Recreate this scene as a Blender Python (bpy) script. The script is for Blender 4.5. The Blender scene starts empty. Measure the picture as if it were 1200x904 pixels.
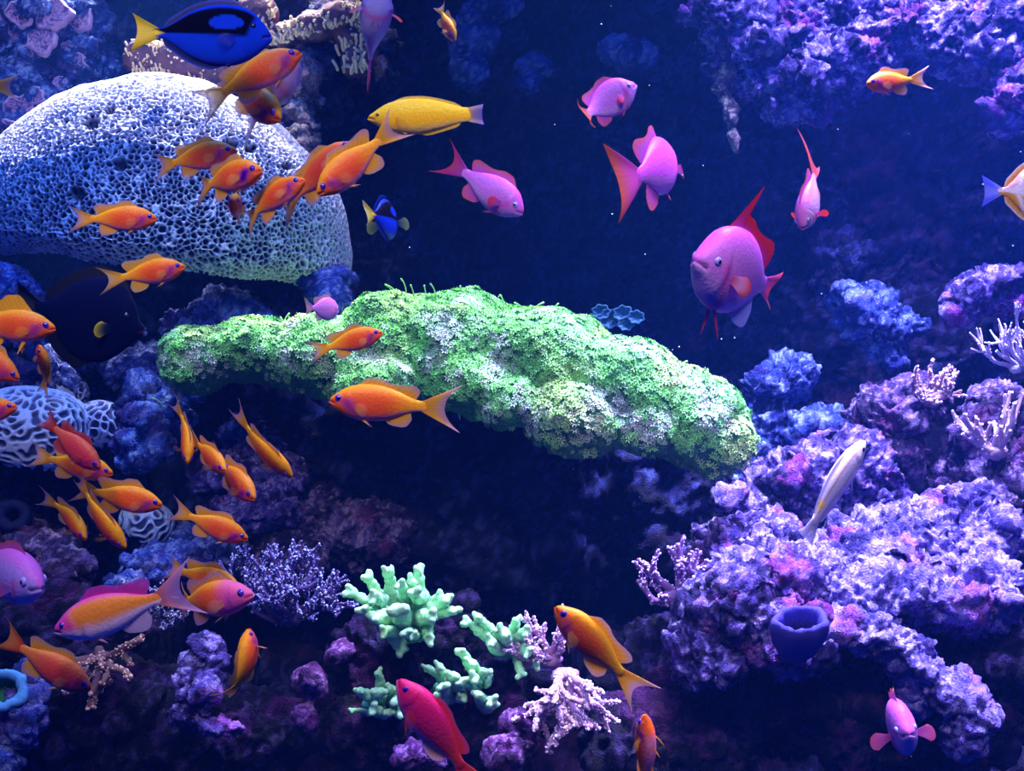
import bpy, bmesh, math, random
import numpy as np
from mathutils import Vector, Matrix, Euler

sc = bpy.context.scene
C = sc.collection
PI = math.pi
rng = np.random.default_rng(7)

# ------------------------------------------------------------------ camera
CAM = 1.6                       # distance camera -> plane y = 0, where 1 px of the 1200 px frame is 1 mm
cam = bpy.data.cameras.new('camera')
cam.sensor_width = 36.0
cam.lens = 36.0 * CAM / 1.2
cam.clip_start = 0.05
co = bpy.data.objects.new('camera', cam)
C.objects.link(co)
co.location = (0, -CAM, 0)
co.rotation_euler = (PI / 2, 0, 0)
sc.camera = co

# ------------------------------------------------------------------ world
w = bpy.data.worlds.new('world')
sc.world = w
w.use_nodes = True
bg = w.node_tree.nodes['Background']
bg.inputs['Color'].default_value = (0.012, 0.07, 1.0, 1)
bg.inputs['Strength'].default_value = 0.20

# ------------------------------------------------------------------ lights
def aim(o, target):
    d = Vector(target) - o.location
    o.rotation_euler = d.to_track_quat('-Z', 'Y').to_euler()

def area(name, loc, target, size, energy, col, spread=PI):
    l = bpy.data.lights.new(name, 'AREA')
    l.shape = 'RECTANGLE'
    l.size, l.size_y = size
    l.energy = energy
    l.color = col
    l.spread = spread
    o = bpy.data.objects.new(name, l)
    C.objects.link(o)
    o.location = loc
    aim(o, target)
    return o

def spot(name, loc, target, half_deg, energy, col, radius=0.08, blend=0.35):
    l = bpy.data.lights.new(name, 'SPOT')
    l.energy = energy
    l.color = col
    l.spot_size = math.radians(2 * half_deg)
    l.spot_blend = blend
    l.shadow_soft_size = radius
    o = bpy.data.objects.new(name, l)
    C.objects.link(o)
    o.location = loc
    aim(o, target)
    return o

# tank hood: cool white bank over the reef, violet bank over the right end; the fills are added and unseen
area('hood_lamp', (0.52, 0.02, 1.50), (0.52, 0.14, 0), (0.45, 0.30), 9, (0.52, 0.70, 1.0), 0.95)
area('left_fill', (-0.50, -0.05, 1.40), (-0.50, 0.06, 0), (0.6, 0.30), 5, (0.05, 0.18, 1.0), 1.3)  # added blue fill for the lower left corals, source unseen
spot('maze_fill', (-0.58, -0.22, 1.25), (-0.52, 0.12, -0.12), 14, 22, (0.25, 0.45, 1.0))  # unseen spot added to brighten the maze corals
spot('finger_fill', (-0.06, -0.16, 1.35), (-0.04, 0.03, -0.30), 10, 26, (0.75, 0.90, 1.0))  # narrow unseen spot added to light the finger corals
area('violet_lamp', (0.70, 0.00, 1.30), (0.58, 0.14, -0.2), (0.7, 0.35), 38, (0.42, 0.34, 1.0), 1.15)
spot('brain_fill', (-0.55, 0.92, 1.65), (-0.52, 0.50, 0.2), 15, 800, (0.95, 0.93, 1.0))  # unseen spot added high at the back to whiten the dome top
spot('plate_fill', (-0.24, 0.40, 1.5), (-0.30, 0.56, 0.46), 13, 60, (1.0, 0.90, 0.76))  # unseen warm spot added for the cream plate corals
spot('corner_fill', (-0.78, 0.05, 1.45), (-0.78, 0.60, 0.50), 13, 36, (0.55, 0.75, 1.0))  # unseen spot added to lift the disc-covered rock
spot('shelf_fill', (0.12, 0.30, 1.6), (0.09, 0.12, 0.0), 13.5, 230, (0.90, 1.0, 0.84))  # unseen spot added to brighten the polyp carpet
spot('shelf_end_fill', (-0.42, 0.0, 1.5), (-0.38, 0.12, 0.03), 8, 90, (0.90, 1.0, 0.84))  # second unseen spot added for the carpet's left end
for fx in (-0.6, -0.2, 0.2, 0.6):
    spot('front_fill', (fx, -1.02, 0.84), (fx * 0.9, -0.36, -0.02), 24, 19, (1.0, 0.88, 0.84), 0.10, 0.35)  # unseen fill row added to light the fish flanks
area('blue_lamp', (0.0, -0.9, 1.1), (0, 0.3, 0.0), (1.6, 0.3), 5, (0.03, 0.13, 1.0), 2.6)

sc.view_settings.view_transform = 'Standard'
sc.view_settings.look = 'None'
sc.view_settings.exposure = 0.0
sc.view_settings.gamma = 1.0
sc.view_settings.use_curve_mapping = False
sc.cycles.use_denoising = True
sc.cycles.max_bounces = 6
sc.cycles.diffuse_bounces = 2
sc.cycles.transparent_max_bounces = 10

# ------------------------------------------------------------------ helpers
def P(px, py, Y=0.0):
    k = (CAM + Y) / CAM / 1000.0
    return np.array([(px - 600) * k, Y, (452 - py) * k])

def slope(py):                  # the reef comes forward towards the bottom of the picture
    return -0.17 * float(sstep(590, 740, py))

def K(Y):                       # metres per pixel at depth Y
    return (CAM + Y) / CAM / 1000.0

def lin(r, g, b):
    c = np.array([r, g, b], float) / 255.0
    return np.where(c <= 0.04045, c / 12.92, ((c + 0.055) / 1.055) ** 2.4)

def sstep(a, b, x):
    t = np.clip((x - a) / (b - a), 0, 1)
    return t * t * (3 - 2 * t)

def mix(a, b, t):
    t = np.asarray(t)[..., None]
    return a * (1 - t) + b * t

def hash3(ix, iy, iz, seed):
    h = (ix.astype(np.int64) * 374761393 + iy.astype(np.int64) * 668265263 + iz.astype(np.int64) * 2147483647 + seed * 974634777) & 0xFFFFFFFF
    h = ((h ^ (h >> 13)) * 1274126177) & 0xFFFFFFFF
    h = ((h ^ (h >> 16)) * 2246822519) & 0xFFFFFFFF
    return h ^ (h >> 15)

def noise3(p, seed=0):
    i = np.floor(p).astype(np.int64)
    f = p - i
    u = f * f * f * (f * (f * 6 - 15) + 10)
    out = np.zeros(len(p))
    for dx in (0, 1):
        wx = u[:, 0] if dx else 1 - u[:, 0]
        for dy in (0, 1):
            wy = u[:, 1] if dy else 1 - u[:, 1]
            for dz in (0, 1):
                wz = u[:, 2] if dz else 1 - u[:, 2]
                h = hash3(i[:, 0] + dx, i[:, 1] + dy, i[:, 2] + dz, seed)
                gx = (h & 1023) / 511.5 - 1
                gy = ((h >> 10) & 1023) / 511.5 - 1
                gz = ((h >> 20) & 1023) / 511.5 - 1
                out += wx * wy * wz * (gx * (f[:, 0] - dx) + gy * (f[:, 1] - dy) + gz * (f[:, 2] - dz))
    return out

def fbm(p, octv=4, seed=0, gain=0.5):
    a, s, o = 1.0, 0.0, np.zeros(len(p))
    for k in range(octv):
        o += a * noise3(p * (2.03 ** k) + 17.3 * k, seed + k)
        a *= gain
    return o

def ridged(p, octv=3, seed=0):
    a, o = 1.0, np.zeros(len(p))
    for k in range(octv):
        o += a * (1 - 2.2 * np.abs(noise3(p * (2.1 ** k) + 7.1 * k, seed + k)))
        a *= 0.5
    return o / 1.75

def worley(p, seed=0):
    i = np.floor(p).astype(np.int64)
    f1 = np.full(len(p), 9.0)
    f2 = np.full(len(p), 9.0)
    for dx in (-1, 0, 1):
        for dy in (-1, 0, 1):
            for dz in (-1, 0, 1):
                cx, cy, cz = i[:, 0] + dx, i[:, 1] + dy, i[:, 2] + dz
                h = hash3(cx, cy, cz, seed)
                q = (cx + (h & 1023) / 1023.0 - p[:, 0]) ** 2 + (cy + ((h >> 10) & 1023) / 1023.0 - p[:, 1]) ** 2 + (cz + ((h >> 20) & 1023) / 1023.0 - p[:, 2]) ** 2
                f2 = np.minimum(f2, np.maximum(f1, q))
                f1 = np.minimum(f1, q)
    return np.sqrt(f1), np.sqrt(f2)

def labyrinth(p, lam, seed=0, n=26):
    r = np.random.default_rng(seed)
    k = r.normal(size=(n, 3))
    k /= np.linalg.norm(k, axis=1)[:, None]
    ph = r.uniform(0, 2 * PI, n)
    return np.cos(p @ (k.T * (2 * PI / lam)) + ph).sum(1) * math.sqrt(2.0 / n)

def mesh_data(name, V, F, tint=None, smooth=True):
    V = np.ascontiguousarray(V, dtype=np.float32)
    F = np.ascontiguousarray(F, dtype=np.int32)
    n = F.shape[1]
    me = bpy.data.meshes.new(name)
    me.vertices.add(len(V))
    me.vertices.foreach_set('co', V.ravel())
    me.loops.add(F.size)
    me.loops.foreach_set('vertex_index', F.ravel())
    me.polygons.add(len(F))
    me.polygons.foreach_set('loop_start', np.arange(len(F), dtype=np.int32) * n)
    if smooth:
        me.polygons.foreach_set('use_smooth', np.ones(len(F), dtype=bool))
    me.update(calc_edges=True)
    if tint is not None:
        t = np.ones((len(V), 4), dtype=np.float32)
        tt = np.asarray(tint)
        t[:, :tt.shape[-1]] = tt
        at = me.attributes.new('tint', 'FLOAT_COLOR', 'POINT')
        at.data.foreach_set('color', t.ravel())
    return me

def mk(name, V, F, mat, parent=None, tint=None, smooth=True, origin=None):
    V = np.asarray(V, float)
    if origin is not None:
        V = V - origin
    me = mesh_data(name, V, F, tint, smooth)
    me.materials.append(mat)
    o = bpy.data.objects.new(name, me)
    C.objects.link(o)
    if origin is not None:
        o.location = origin
    if parent is not None:
        o.parent = parent
    return o

def empty(name, loc=(0, 0, 0)):
    o = bpy.data.objects.new(name, None)
    C.objects.link(o)
    o.location = loc
    o.empty_display_size = 0.02
    return o

def tag(o, label=None, cat=None, group=None, kind=None):
    if label: o['label'] = label
    if cat: o['category'] = cat
    if group: o['group'] = group
    if kind: o['kind'] = kind
    return o

def normals(V, F):
    V = np.asarray(V, float)
    a = V[F[:, 2]] - V[F[:, 0]]
    b = V[F[:, -1]] - V[F[:, 1]]
    fn = np.cross(a, b)
    N = np.zeros_like(V)
    for k in range(F.shape[1]):
        for c in range(3):
            N[:, c] += np.bincount(F[:, k], fn[:, c], minlength=len(V))
    N /= np.linalg.norm(N, axis=1)[:, None] + 1e-12
    return N

def hermite(xs, ys, x):
    xs, ys = np.array(xs, float), np.array(ys, float)
    m = np.gradient(ys, xs)
    i = np.clip(np.searchsorted(xs, x) - 1, 0, len(xs) - 2)
    h = xs[i + 1] - xs[i]
    t = np.clip((x - xs[i]) / h, 0, 1)
    return (2 * t**3 - 3 * t**2 + 1) * ys[i] + (t**3 - 2 * t**2 + t) * h * m[i] + (-2 * t**3 + 3 * t**2) * ys[i + 1] + (t**3 - t**2) * h * m[i + 1]

_ico = {}
def ico(n):
    if n not in _ico:
        bm = bmesh.new()
        bmesh.ops.create_icosphere(bm, subdivisions=n, radius=1.0)
        V = np.array([v.co[:] for v in bm.verts])
        F = np.array([[v.index for v in f.verts] for f in bm.faces])
        bm.free()
        _ico[n] = (V, F)
    return _ico[n]

def rotm(ax, ay, az):
    return np.array(Euler((ax, ay, az)).to_matrix())

def blob(ells, voxel, smooth=6):
    """one closed surface around overlapping ellipsoids: (centre, radii, rotation degrees in the picture plane)"""
    Vs, Fs, n = [], [], 0
    v0, f0 = ico(4)
    for c, r, a in ells:
        R = rotm(0, math.radians(a), 0)
        Vs.append((v0 * np.array(r)) @ R.T + np.array(c))
        Fs.append(f0 + n)
        n += len(v0)
    me = mesh_data('tmp', np.vstack(Vs), np.vstack(Fs))
    o = bpy.data.objects.new('tmp', me)
    C.objects.link(o)
    m = o.modifiers.new('r', 'REMESH')
    m.mode = 'VOXEL'
    m.voxel_size = voxel
    s = o.modifiers.new('s', 'SMOOTH')
    s.factor = 0.5
    s.iterations = smooth
    dg = bpy.context.evaluated_depsgraph_get()
    ev = o.evaluated_get(dg)
    em = ev.to_mesh()
    V = np.zeros(len(em.vertices) * 3, np.float32)
    em.vertices.foreach_get('co', V)
    F = np.zeros(len(em.loops), np.int32)
    em.loops.foreach_get('vertex_index', F)
    ev.to_mesh_clear()
    bpy.data.objects.remove(o)
    bpy.data.meshes.remove(me)
    return V.reshape(-1, 3).astype(float), F.reshape(-1, 4)

def tube(pts, rad, n=8, squash=1.0):
    pts = np.asarray(pts, float)
    m = len(pts)
    rad = np.broadcast_to(np.asarray(rad, float), (m,))
    T = np.gradient(pts, axis=0)
    T /= np.linalg.norm(T, axis=1)[:, None] + 1e-12
    ref = np.array([0, 1.0, 0.13]) if abs(T[0][1]) < 0.85 else np.array([1.0, 0, 0.1])
    u = np.cross(T[0], ref); u /= np.linalg.norm(u)
    V = []
    a = np.arange(n) * 2 * PI / n
    for i in range(m):
        u = u - T[i] * (u @ T[i]); u /= np.linalg.norm(u)
        v = np.cross(T[i], u)
        V.append(pts[i] + rad[i] * (np.cos(a)[:, None] * u + squash * np.sin(a)[:, None] * v))
    V = np.vstack(V)
    F = []
    for i in range(m - 1):
        for j in range(n):
            k = (j + 1) % n
            F.append((i * n + j, i * n + k, (i + 1) * n + k, (i + 1) * n + j))
    return V, np.array(F)

def capsule(pts, rad, n=8):
    """tube with rounded, closed ends"""
    pts = np.asarray(pts, float); m = len(pts)
    rad = np.broadcast_to(np.asarray(rad, float), (m,))
    t0 = pts[0] - pts[1]; t0 /= np.linalg.norm(t0)
    t1 = pts[-1] - pts[-2]; t1 /= np.linalg.norm(t1)
    A = [pts[0] + t0 * rad[0] * k for k in (0.9, 0.7)]
    B = [pts[-1] + t1 * rad[-1] * k for k in (0.5, 0.85, 1.0)]
    return tube(np.vstack([A, pts, B]), np.concatenate([[0.0, rad[0] * 0.7], rad, [rad[-1] * 0.86, rad[-1] * 0.5, 0.0]]), n)

class Bag:
    def __init__(s):
        s.V, s.F, s.T, s.n = [], [], [], 0
    def add(s, V, F, tint=None):
        s.V.append(V); s.F.append(np.asarray(F) + s.n); s.n += len(V)
        if tint is not None:
            s.T.append(np.broadcast_to(tint, (len(V), 3)))
    def get(s):
        return np.vstack(s.V), np.vstack(s.F), (np.vstack(s.T) if s.T else None)

# ------------------------------------------------------------------ materials
def base_mat(name, rough=0.7, spec=0.3):
    m = bpy.data.materials.new(name)
    m.use_nodes = True
    nt = m.node_tree
    b = nt.nodes['Principled BSDF']
    b.inputs['Roughness'].default_value = rough
    b.inputs['Specular IOR Level'].default_value = spec
    return m, nt, b

def N(nt, kind, **kw):
    n = nt.nodes.new(kind)
    for k, v in kw.items():
        if k in n.inputs: n.inputs[k].default_value = v
        else: setattr(n, k, v)
    return n

def tinted(name, rough=0.75, spec=0.25, grain=300.0, gain=(0.65, 1.25), bump=0.5, dist=0.002, vor=False, sss=0.0):
    """colour from the mesh's tint attribute, broken up by 3-D noise, with fine relief"""
    m, nt, b = base_mat(name, rough, spec)
    at = N(nt, 'ShaderNodeAttribute', attribute_name='tint')
    tc = N(nt, 'ShaderNodeTexCoord')
    no = N(nt, 'ShaderNodeTexNoise', Scale=grain, Detail=4.0, Roughness=0.6)
    nt.links.new(tc.outputs['Object'], no.inputs['Vector'])
    mr = N(nt, 'ShaderNodeMapRange')
    mr.inputs['From Min'].default_value = 0.3
    mr.inputs['From Max'].default_value = 0.7
    mr.inputs['To Min'].default_value, mr.inputs['To Max'].default_value = gain
    nt.links.new(no.outputs['Fac'], mr.inputs['Value'])
    vm = N(nt, 'ShaderNodeVectorMath', operation='SCALE')
    nt.links.new(at.outputs['Color'], vm.inputs[0])
    nt.links.new(mr.outputs['Result'], vm.inputs['Scale'])
    nt.links.new(vm.outputs['Vector'], b.inputs['Base Color'])
    if bump:
        bp = N(nt, 'ShaderNodeBump', Strength=bump, Distance=dist)
        if vor:
            vo = N(nt, 'ShaderNodeTexVoronoi', Scale=grain * 0.8)
            nt.links.new(tc.outputs['Object'], vo.inputs['Vector'])
            nt.links.new(vo.outputs['Distance'], bp.inputs['Height'])
        else:
            nt.links.new(no.outputs['Fac'], bp.inputs['Height'])
        nt.links.new(bp.outputs['Normal'], b.inputs['Normal'])
    if sss:
        b.inputs['Subsurface Weight'].default_value = sss
        b.inputs['Subsurface Radius'].default_value = (1.0, 0.6, 0.6)
        b.inputs['Subsurface Scale'].default_value = 0.004
    return m

def fin_mat(name):
    m, nt, b = base_mat(name, 0.45, 0.4)
    at = N(nt, 'ShaderNodeAttribute', attribute_name='tint')
    tc = N(nt, 'ShaderNodeTexCoord')
    no = N(nt, 'ShaderNodeTexNoise', Scale=30.0, Detail=3.0)
    nt.links.new(tc.outputs['Object'], no.inputs['Vector'])
    mr = N(nt, 'ShaderNodeMapRange')
    mr.inputs['To Min'].default_value, mr.inputs['To Max'].default_value = 0.8, 1.15
    nt.links.new(no.outputs['Fac'], mr.inputs['Value'])
    vm = N(nt, 'ShaderNodeVectorMath', operation='SCALE')
    nt.links.new(at.outputs['Color'], vm.inputs[0])
    nt.links.new(mr.outputs['Result'], vm.inputs['Scale'])
    nt.links.new(vm.outputs['Vector'], b.inputs['Base Color'])
    tr = N(nt, 'ShaderNodeBsdfTranslucent')
    nt.links.new(vm.outputs['Vector'], tr.inputs['Color'])
    m1 = N(nt, 'ShaderNodeMixShader', Fac=0.4)
    nt.links.new(b.outputs[0], m1.inputs[1])
    nt.links.new(tr.outputs[0], m1.inputs[2])
    tp = N(nt, 'ShaderNodeBsdfTransparent')
    m2 = N(nt, 'ShaderNodeMixShader')
    nt.links.new(at.outputs['Alpha'], m2.inputs[0])
    nt.links.new(tp.outputs[0], m2.inputs[1])
    nt.links.new(m1.outputs[0], m2.inputs[2])
    nt.links.new(m2.outputs[0], nt.nodes['Material Output'].inputs['Surface'])
    return m

def plain(name, col, rough=0.4, spec=0.5, grain=400, var=0.15):
    m, nt, b = base_mat(name, rough, spec)
    tc = N(nt, 'ShaderNodeTexCoord')
    no = N(nt, 'ShaderNodeTexNoise', Scale=float(grain), Detail=2.0)
    nt.links.new(tc.outputs['Object'], no.inputs['Vector'])
    mx = N(nt, 'ShaderNodeMix', data_type='RGBA')
    nt.links.new(no.outputs['Fac'], mx.inputs['Factor'])
    c = np.array(col)
    mx.inputs['A'].default_value = (*(c * (1 - var)), 1)
    mx.inputs['B'].default_value = (*np.clip(c * (1 + var), 0, 1), 1)
    nt.links.new(mx.outputs['Result'], b.inputs['Base Color'])
    return m

M_rock = tinted('reef_rock', 0.8, 0.15, 380.0, (0.35, 1.45), 1.0, 0.006)
M_coral = tinted('stony_coral', 0.75, 0.15, 500.0, (0.75, 1.2), 0.5, 0.0015)
M_polyp = tinted('polyp_flesh', 0.55, 0.35, 200.0, (0.8, 1.15), 0.0)
M_skin = tinted('fish_skin', 0.45, 0.22, 420.0, (0.90, 1.08), 0.20, 0.0012, vor=True)
M_fin = fin_mat('fin_membrane')
M_eye_female = plain('eye_violet', lin(70, 40, 190), 0.12, 0.8)
M_eye_male = plain('eye_pale', lin(170, 160, 235), 0.12, 0.8)
M_eye_dark = plain('eye_dark', lin(20, 20, 50), 0.12, 0.8)
M_eye_yellow = plain('eye_yellow', lin(190, 170, 60), 0.12, 0.8)
M_pupil = plain('pupil_black', lin(12, 8, 40), 0.08, 0.9)
M_speck = plain('speck_white', lin(220, 225, 255), 0.6, 0.3)

M_matte = tinted('dark_skin', 0.9, 0.03, 110.0, (0.93, 1.07), 0.1, 0.002)

# ------------------------------------------------------------------ rock
PAL = {   # dark turf, main crust, pale crust, accent; darkest rows have shade in the colours
    'wall':   (lin(8, 9, 24), lin(20, 18, 46), lin(72, 72, 128), lin(58, 18, 50)),  # darkened so the background reads as shaded
    'cave':   (lin(7, 8, 22), lin(14, 15, 38), lin(40, 44, 85), lin(34, 14, 44)),  # shade of the hollow under the carpet put into the colours
    'dusk':   (lin(7, 7, 20), lin(16, 13, 40), lin(62, 48, 105), lin(75, 26, 88)),  # lower slope shade put into the colours, with a few bright specks
    'navy':   (lin(12, 14, 36), lin(24, 26, 64), lin(64, 74, 140), lin(48, 24, 66)),  # darkened to hold shade, as on the rock under the carpet
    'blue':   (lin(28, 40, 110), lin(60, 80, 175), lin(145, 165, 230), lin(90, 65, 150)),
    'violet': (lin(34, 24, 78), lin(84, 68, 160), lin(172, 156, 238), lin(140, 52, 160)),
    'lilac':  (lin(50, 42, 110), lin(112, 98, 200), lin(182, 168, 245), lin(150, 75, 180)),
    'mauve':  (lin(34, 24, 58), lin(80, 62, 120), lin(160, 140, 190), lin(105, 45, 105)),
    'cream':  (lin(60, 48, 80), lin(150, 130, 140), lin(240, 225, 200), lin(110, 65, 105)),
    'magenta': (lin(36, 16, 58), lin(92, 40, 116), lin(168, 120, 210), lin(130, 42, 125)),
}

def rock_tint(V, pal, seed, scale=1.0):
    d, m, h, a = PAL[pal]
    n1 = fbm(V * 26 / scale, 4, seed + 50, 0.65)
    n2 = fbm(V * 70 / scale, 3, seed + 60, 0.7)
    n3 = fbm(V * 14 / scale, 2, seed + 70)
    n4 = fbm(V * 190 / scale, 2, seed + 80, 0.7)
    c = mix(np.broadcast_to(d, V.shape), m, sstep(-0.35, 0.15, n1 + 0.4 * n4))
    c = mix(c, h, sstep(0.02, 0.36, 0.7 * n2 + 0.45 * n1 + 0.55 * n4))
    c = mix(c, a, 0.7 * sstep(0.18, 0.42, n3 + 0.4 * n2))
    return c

def rockify(V, F, seed, amp=1.0, s=1.0):
    """crusty live-rock relief pushed out along the normals; amp in units of about 1 cm"""
    Nn = normals(V, F)
    q = V / s
    d = 0.030 * fbm(q * 9, 3, seed)
    d += 0.020 * (ridged(q * 20, 3, seed + 9) - 0.55)
    f1, f2 = worley(q * 42 + 0.6 * np.stack([noise3(q * 60, seed + 3)] * 3, 1), seed + 5)
    d += 0.013 * (0.55 - f1)
    V2 = V + Nn * (d * amp * s)[:, None]
    q = V2 / s
    f1, f2 = worley(q * 105, seed + 6)
    e = 0.0130 * (0.55 - 1.2 * f1 * f1) * sstep(-0.35, 0.25, fbm(q * 18, 2, seed + 12)) + 0.0090 * (ridged(q * 60, 3, seed + 8) - 0.5)
    V2 = V2 + Nn * (e * amp * s)[:, None]
    return V2 + normals(V2, F) * (0.0035 * noise3(V2 / s * 210, seed + 15) * amp * s)[:, None]

def make_rock(name, label, ells, pal, seed, voxel=0.0045, amp=1.0, s=1.0, cat='rock', group=None):
    """ells: (px, py, Y, rx px, rz px, ry px, tilt degrees)"""
    E = [(P(e[0], e[1], e[2] + slope(e[1])), np.array([e[3], e[5], e[4]]) * K(e[2] + slope(e[1])), e[6] if len(e) > 6 else 0) for e in ells]
    r = np.random.default_rng(seed)
    for c, rad, a in list(E):                     # smaller lumps all over the big ones
        for q in range(7):
            d = r.normal(size=3); d /= np.linalg.norm(d)
            if d[1] > 0.3: d[1] *= -1
            E.append((c + rotm(0, math.radians(a), 0) @ (d * rad * 0.92), rad.min() * r.uniform(0.16, 0.45) * np.array([1.3, 1, 0.8]), r.uniform(-40, 40)))
    V, F = blob(E, voxel, 3)
    V = rockify(V, F, seed, amp, s)
    fn = normals(V, F)
    keep = ~(fn[F][:, :, 1] > 0.55).all(1)        # the side away from the glass is never seen
    F = F[keep]
    used = np.unique(F); idx = np.full(len(V), -1); idx[used] = np.arange(len(used))
    V, F = V[used], idx[F]
    c = V.mean(0)
    o = mk(name, V, F, M_rock, None, rock_tint(V, pal, seed), origin=c)
    tag(o, label, cat, group)
    return o

# ------------------------------------------------------------------ back wall of the reef (the setting)
def wall_base(X, Z):
    """depth of the rockwork: upright at the back, sloping towards the glass below"""
    y = 0.95 - 0.62 * sstep(0.02, -0.62, Z)
    y = y - 0.22 * sstep(-0.15, -0.75, X) * sstep(0.0, 0.45, Z)       # the left end stands nearer
    y = y - 0.12 * sstep(0.25, 0.75, X)
    y = y + 0.10 * np.exp(-((X - 0.10) / 0.3) ** 2 - ((Z - 0.10) / 0.25) ** 2)
    return y

nx, nz = 480, 360
gx = np.linspace(-1.25, 1.25, nx); gz = np.linspace(-1.0, 0.95, nz)
X, Z = np.meshgrid(gx, gz)
V = np.stack([X.ravel(), np.zeros(X.size), Z.ravel()], 1)
V[:, 1] = wall_base(V[:, 0], V[:, 2])
F = []
i = np.arange(nx * nz).reshape(nz, nx)
F = np.stack([i[:-1, :-1].ravel(), i[:-1, 1:].ravel(), i[1:, 1:].ravel(), i[1:, :-1].ravel()], 1)
V = V + normals(V, F) * (0.12 * fbm(V * 3.2, 3, 2))[:, None]
V = rockify(V, F, 3, 1.25, 1.25)
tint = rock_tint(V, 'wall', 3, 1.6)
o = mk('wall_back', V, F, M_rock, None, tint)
tag(o, kind='structure')

# ------------------------------------------------------------------ brain corals
def dome(name, label, px, py, Y, rx, rz, ry, tilt, lam, depth, seed, sub, cols, kind='cells', low=1.0, lumps=0.0, holes=(), power=2.35):
    v0, f0 = ico(sub)
    R = rotm(0, math.radians(tilt), 0)
    Y = Y + slope(py)
    c = P(px, py, Y)
    k = K(Y)
    rad = np.array([rx, ry, rz]) * k
    keep = (v0[:, 1] < (0.06 if sub > 8 else 0.3)) & (v0[:, 2] > (-0.45 if sub > 8 else -0.75))
    f = f0[keep[f0].all(1)]
    idx = np.full(len(v0), -1); used = np.unique(f); idx[used] = np.arange(len(used))
    v = v0[used]; f = idx[f]
    sup = (np.abs(v) ** power).sum(1) ** (-1 / power)              # slightly boxy dome
    ax = np.where(v[:, 2:3] < 0, np.array([[1, 1, low]]), 1.0)     # flat underside where low < 1
    B = (v * sup[:, None] * rad * ax) @ R.T
    Nn = (v / rad / ax) @ R.T
    Nn /= np.linalg.norm(Nn, axis=1)[:, None]
    if lumps:
        B = B + Nn * (lumps * fbm(B * 9, 3, seed + 40))[:, None]
    if kind == 'cells':
        q = B / lam + 0.25 * np.stack([noise3(B / lam * 0.7, seed + t) for t in (1, 2, 3)], 1)
        f1, f2 = worley(q, seed)
        ridge = 1 - sstep(0.02, 0.32, f2 - f1)
    else:
        g = labyrinth(B + 0.15 * lam * np.stack([noise3(B / lam * 0.6, seed + t) for t in (1, 2, 3)], 1), lam, seed)
        ridge = 1 - sstep(0.40, 1.2, np.abs(g - 0.1))
    d = ridge - 0.5
    hole = np.zeros(len(B))
    for hx, hy, hr in holes:                     # small burrows: the crust is broken there
        hp = P(hx, hy, Y - 0.8 * ry * k)
        dd = np.hypot(B[:, 0] + c[0] - hp[0], B[:, 2] + c[2] - hp[2]) / (hr * k)
        hole = np.maximum(hole, np.where(v[:, 1] < 0, 1 - sstep(0.6, 1.1, dd), 0))
    B = B + Nn * (depth * d - hole * 0.008)[:, None]
    t = mix(np.broadcast_to(cols[0], B.shape), cols[1], ridge)
    t = mix(t, lin(40, 40, 60), hole * 0.9)
    o = mk(name, B, f, M_coral, None, t)
    o.location = c
    tag(o, label, 'coral')
    return o

WHITE = lin(235, 232, 240)
dome('brain_coral', 'big domed pale brain coral with honeycomb ridges, behind the orange shoal',
     181, 297, 0.44, 228, 206, 170, 6, 0.0076, 0.0068, 11, 9, (lin(34, 32, 46), WHITE), 'cells', low=0.25, lumps=0.012, power=1.88,
     holes=((104, 142, 9), (146, 196, 8), (122, 126, 6), (265, 165, 7), (285, 168, 6), (100, 232, 9), (325, 185, 6)))
dome('brain_coral', 'round blue maze coral lowest of the left reef corals, left of a smaller one',
     40, 505, 0.24, 66, 50, 60, 8, 0.0150, 0.0045, 21, 7, (lin(60, 70, 110), lin(190, 205, 235)), 'maze')
dome('brain_coral', 'oval maze coral with slanting ridges, right of the round maze coral',
     124, 500, 0.27, 34, 27, 30, 22, 0.0145, 0.0042, 22, 7, (lin(60, 65, 105), lin(190, 200, 235)), 'maze')
dome('brain_coral', 'small pale maze coral with a bare grey patch, behind the round maze coral',
     72, 462, 0.32, 30, 24, 28, 10, 0.0130, 0.0036, 23, 7, (lin(90, 90, 120), lin(200, 205, 235)), 'maze')
dome('brain_coral', 'small drooping blue maze coral under the gold and orange fish',
     172, 612, 0.26, 30, 24, 28, 25, 0.0150, 0.0042, 24, 7, (lin(55, 65, 110), lin(170, 195, 235)), 'maze')

# ------------------------------------------------------------------ green star polyp colony on its shelf
shelf = [  # px, py, Y, rx, rz, ry, tilt
    (232, 420, 0.20, 44, 38, 60, 0), (300, 412, 0.22, 60, 38, 75, 4), (380, 420, 0.22, 70, 48, 80, 0),
    (455, 405, 0.24, 66, 58, 85, -10), (540, 410, 0.24, 92, 66, 95, 5), (560, 450, 0.17, 70, 40, 60, 8),
    (640, 430, 0.22, 95, 66, 95, 18), (730, 460, 0.20, 95, 58, 85, 22), (668, 492, 0.14, 62, 46, 55, 10), (745, 500, 0.15, 50, 34, 50, 10), (600, 470, 0.14, 44, 38, 44, 0),
    (810, 492, 0.18, 66, 56, 66, 40), (848, 525, 0.16, 34, 40, 40, 20), (440, 450, 0.16, 50, 34, 50, 0),
]
E = [(P(*e[:3]), np.array([e[3], e[5], e[4]]) * K(e[2]), e[6]) for e in shelf]
V, F = blob(E, 0.0055, 6)
Nn = normals(V, F)
V = V + Nn * (0.014 * fbm(V * 13, 3, 81) + 0.010 * fbm(V * 38, 2, 82))[:, None]
Nn = normals(V, F)
c0 = V.mean(0)
star = empty('star_polyp_coral', c0)
tag(star, 'long green carpet of star polyps over the shelf in the middle of the reef', 'coral')
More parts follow.
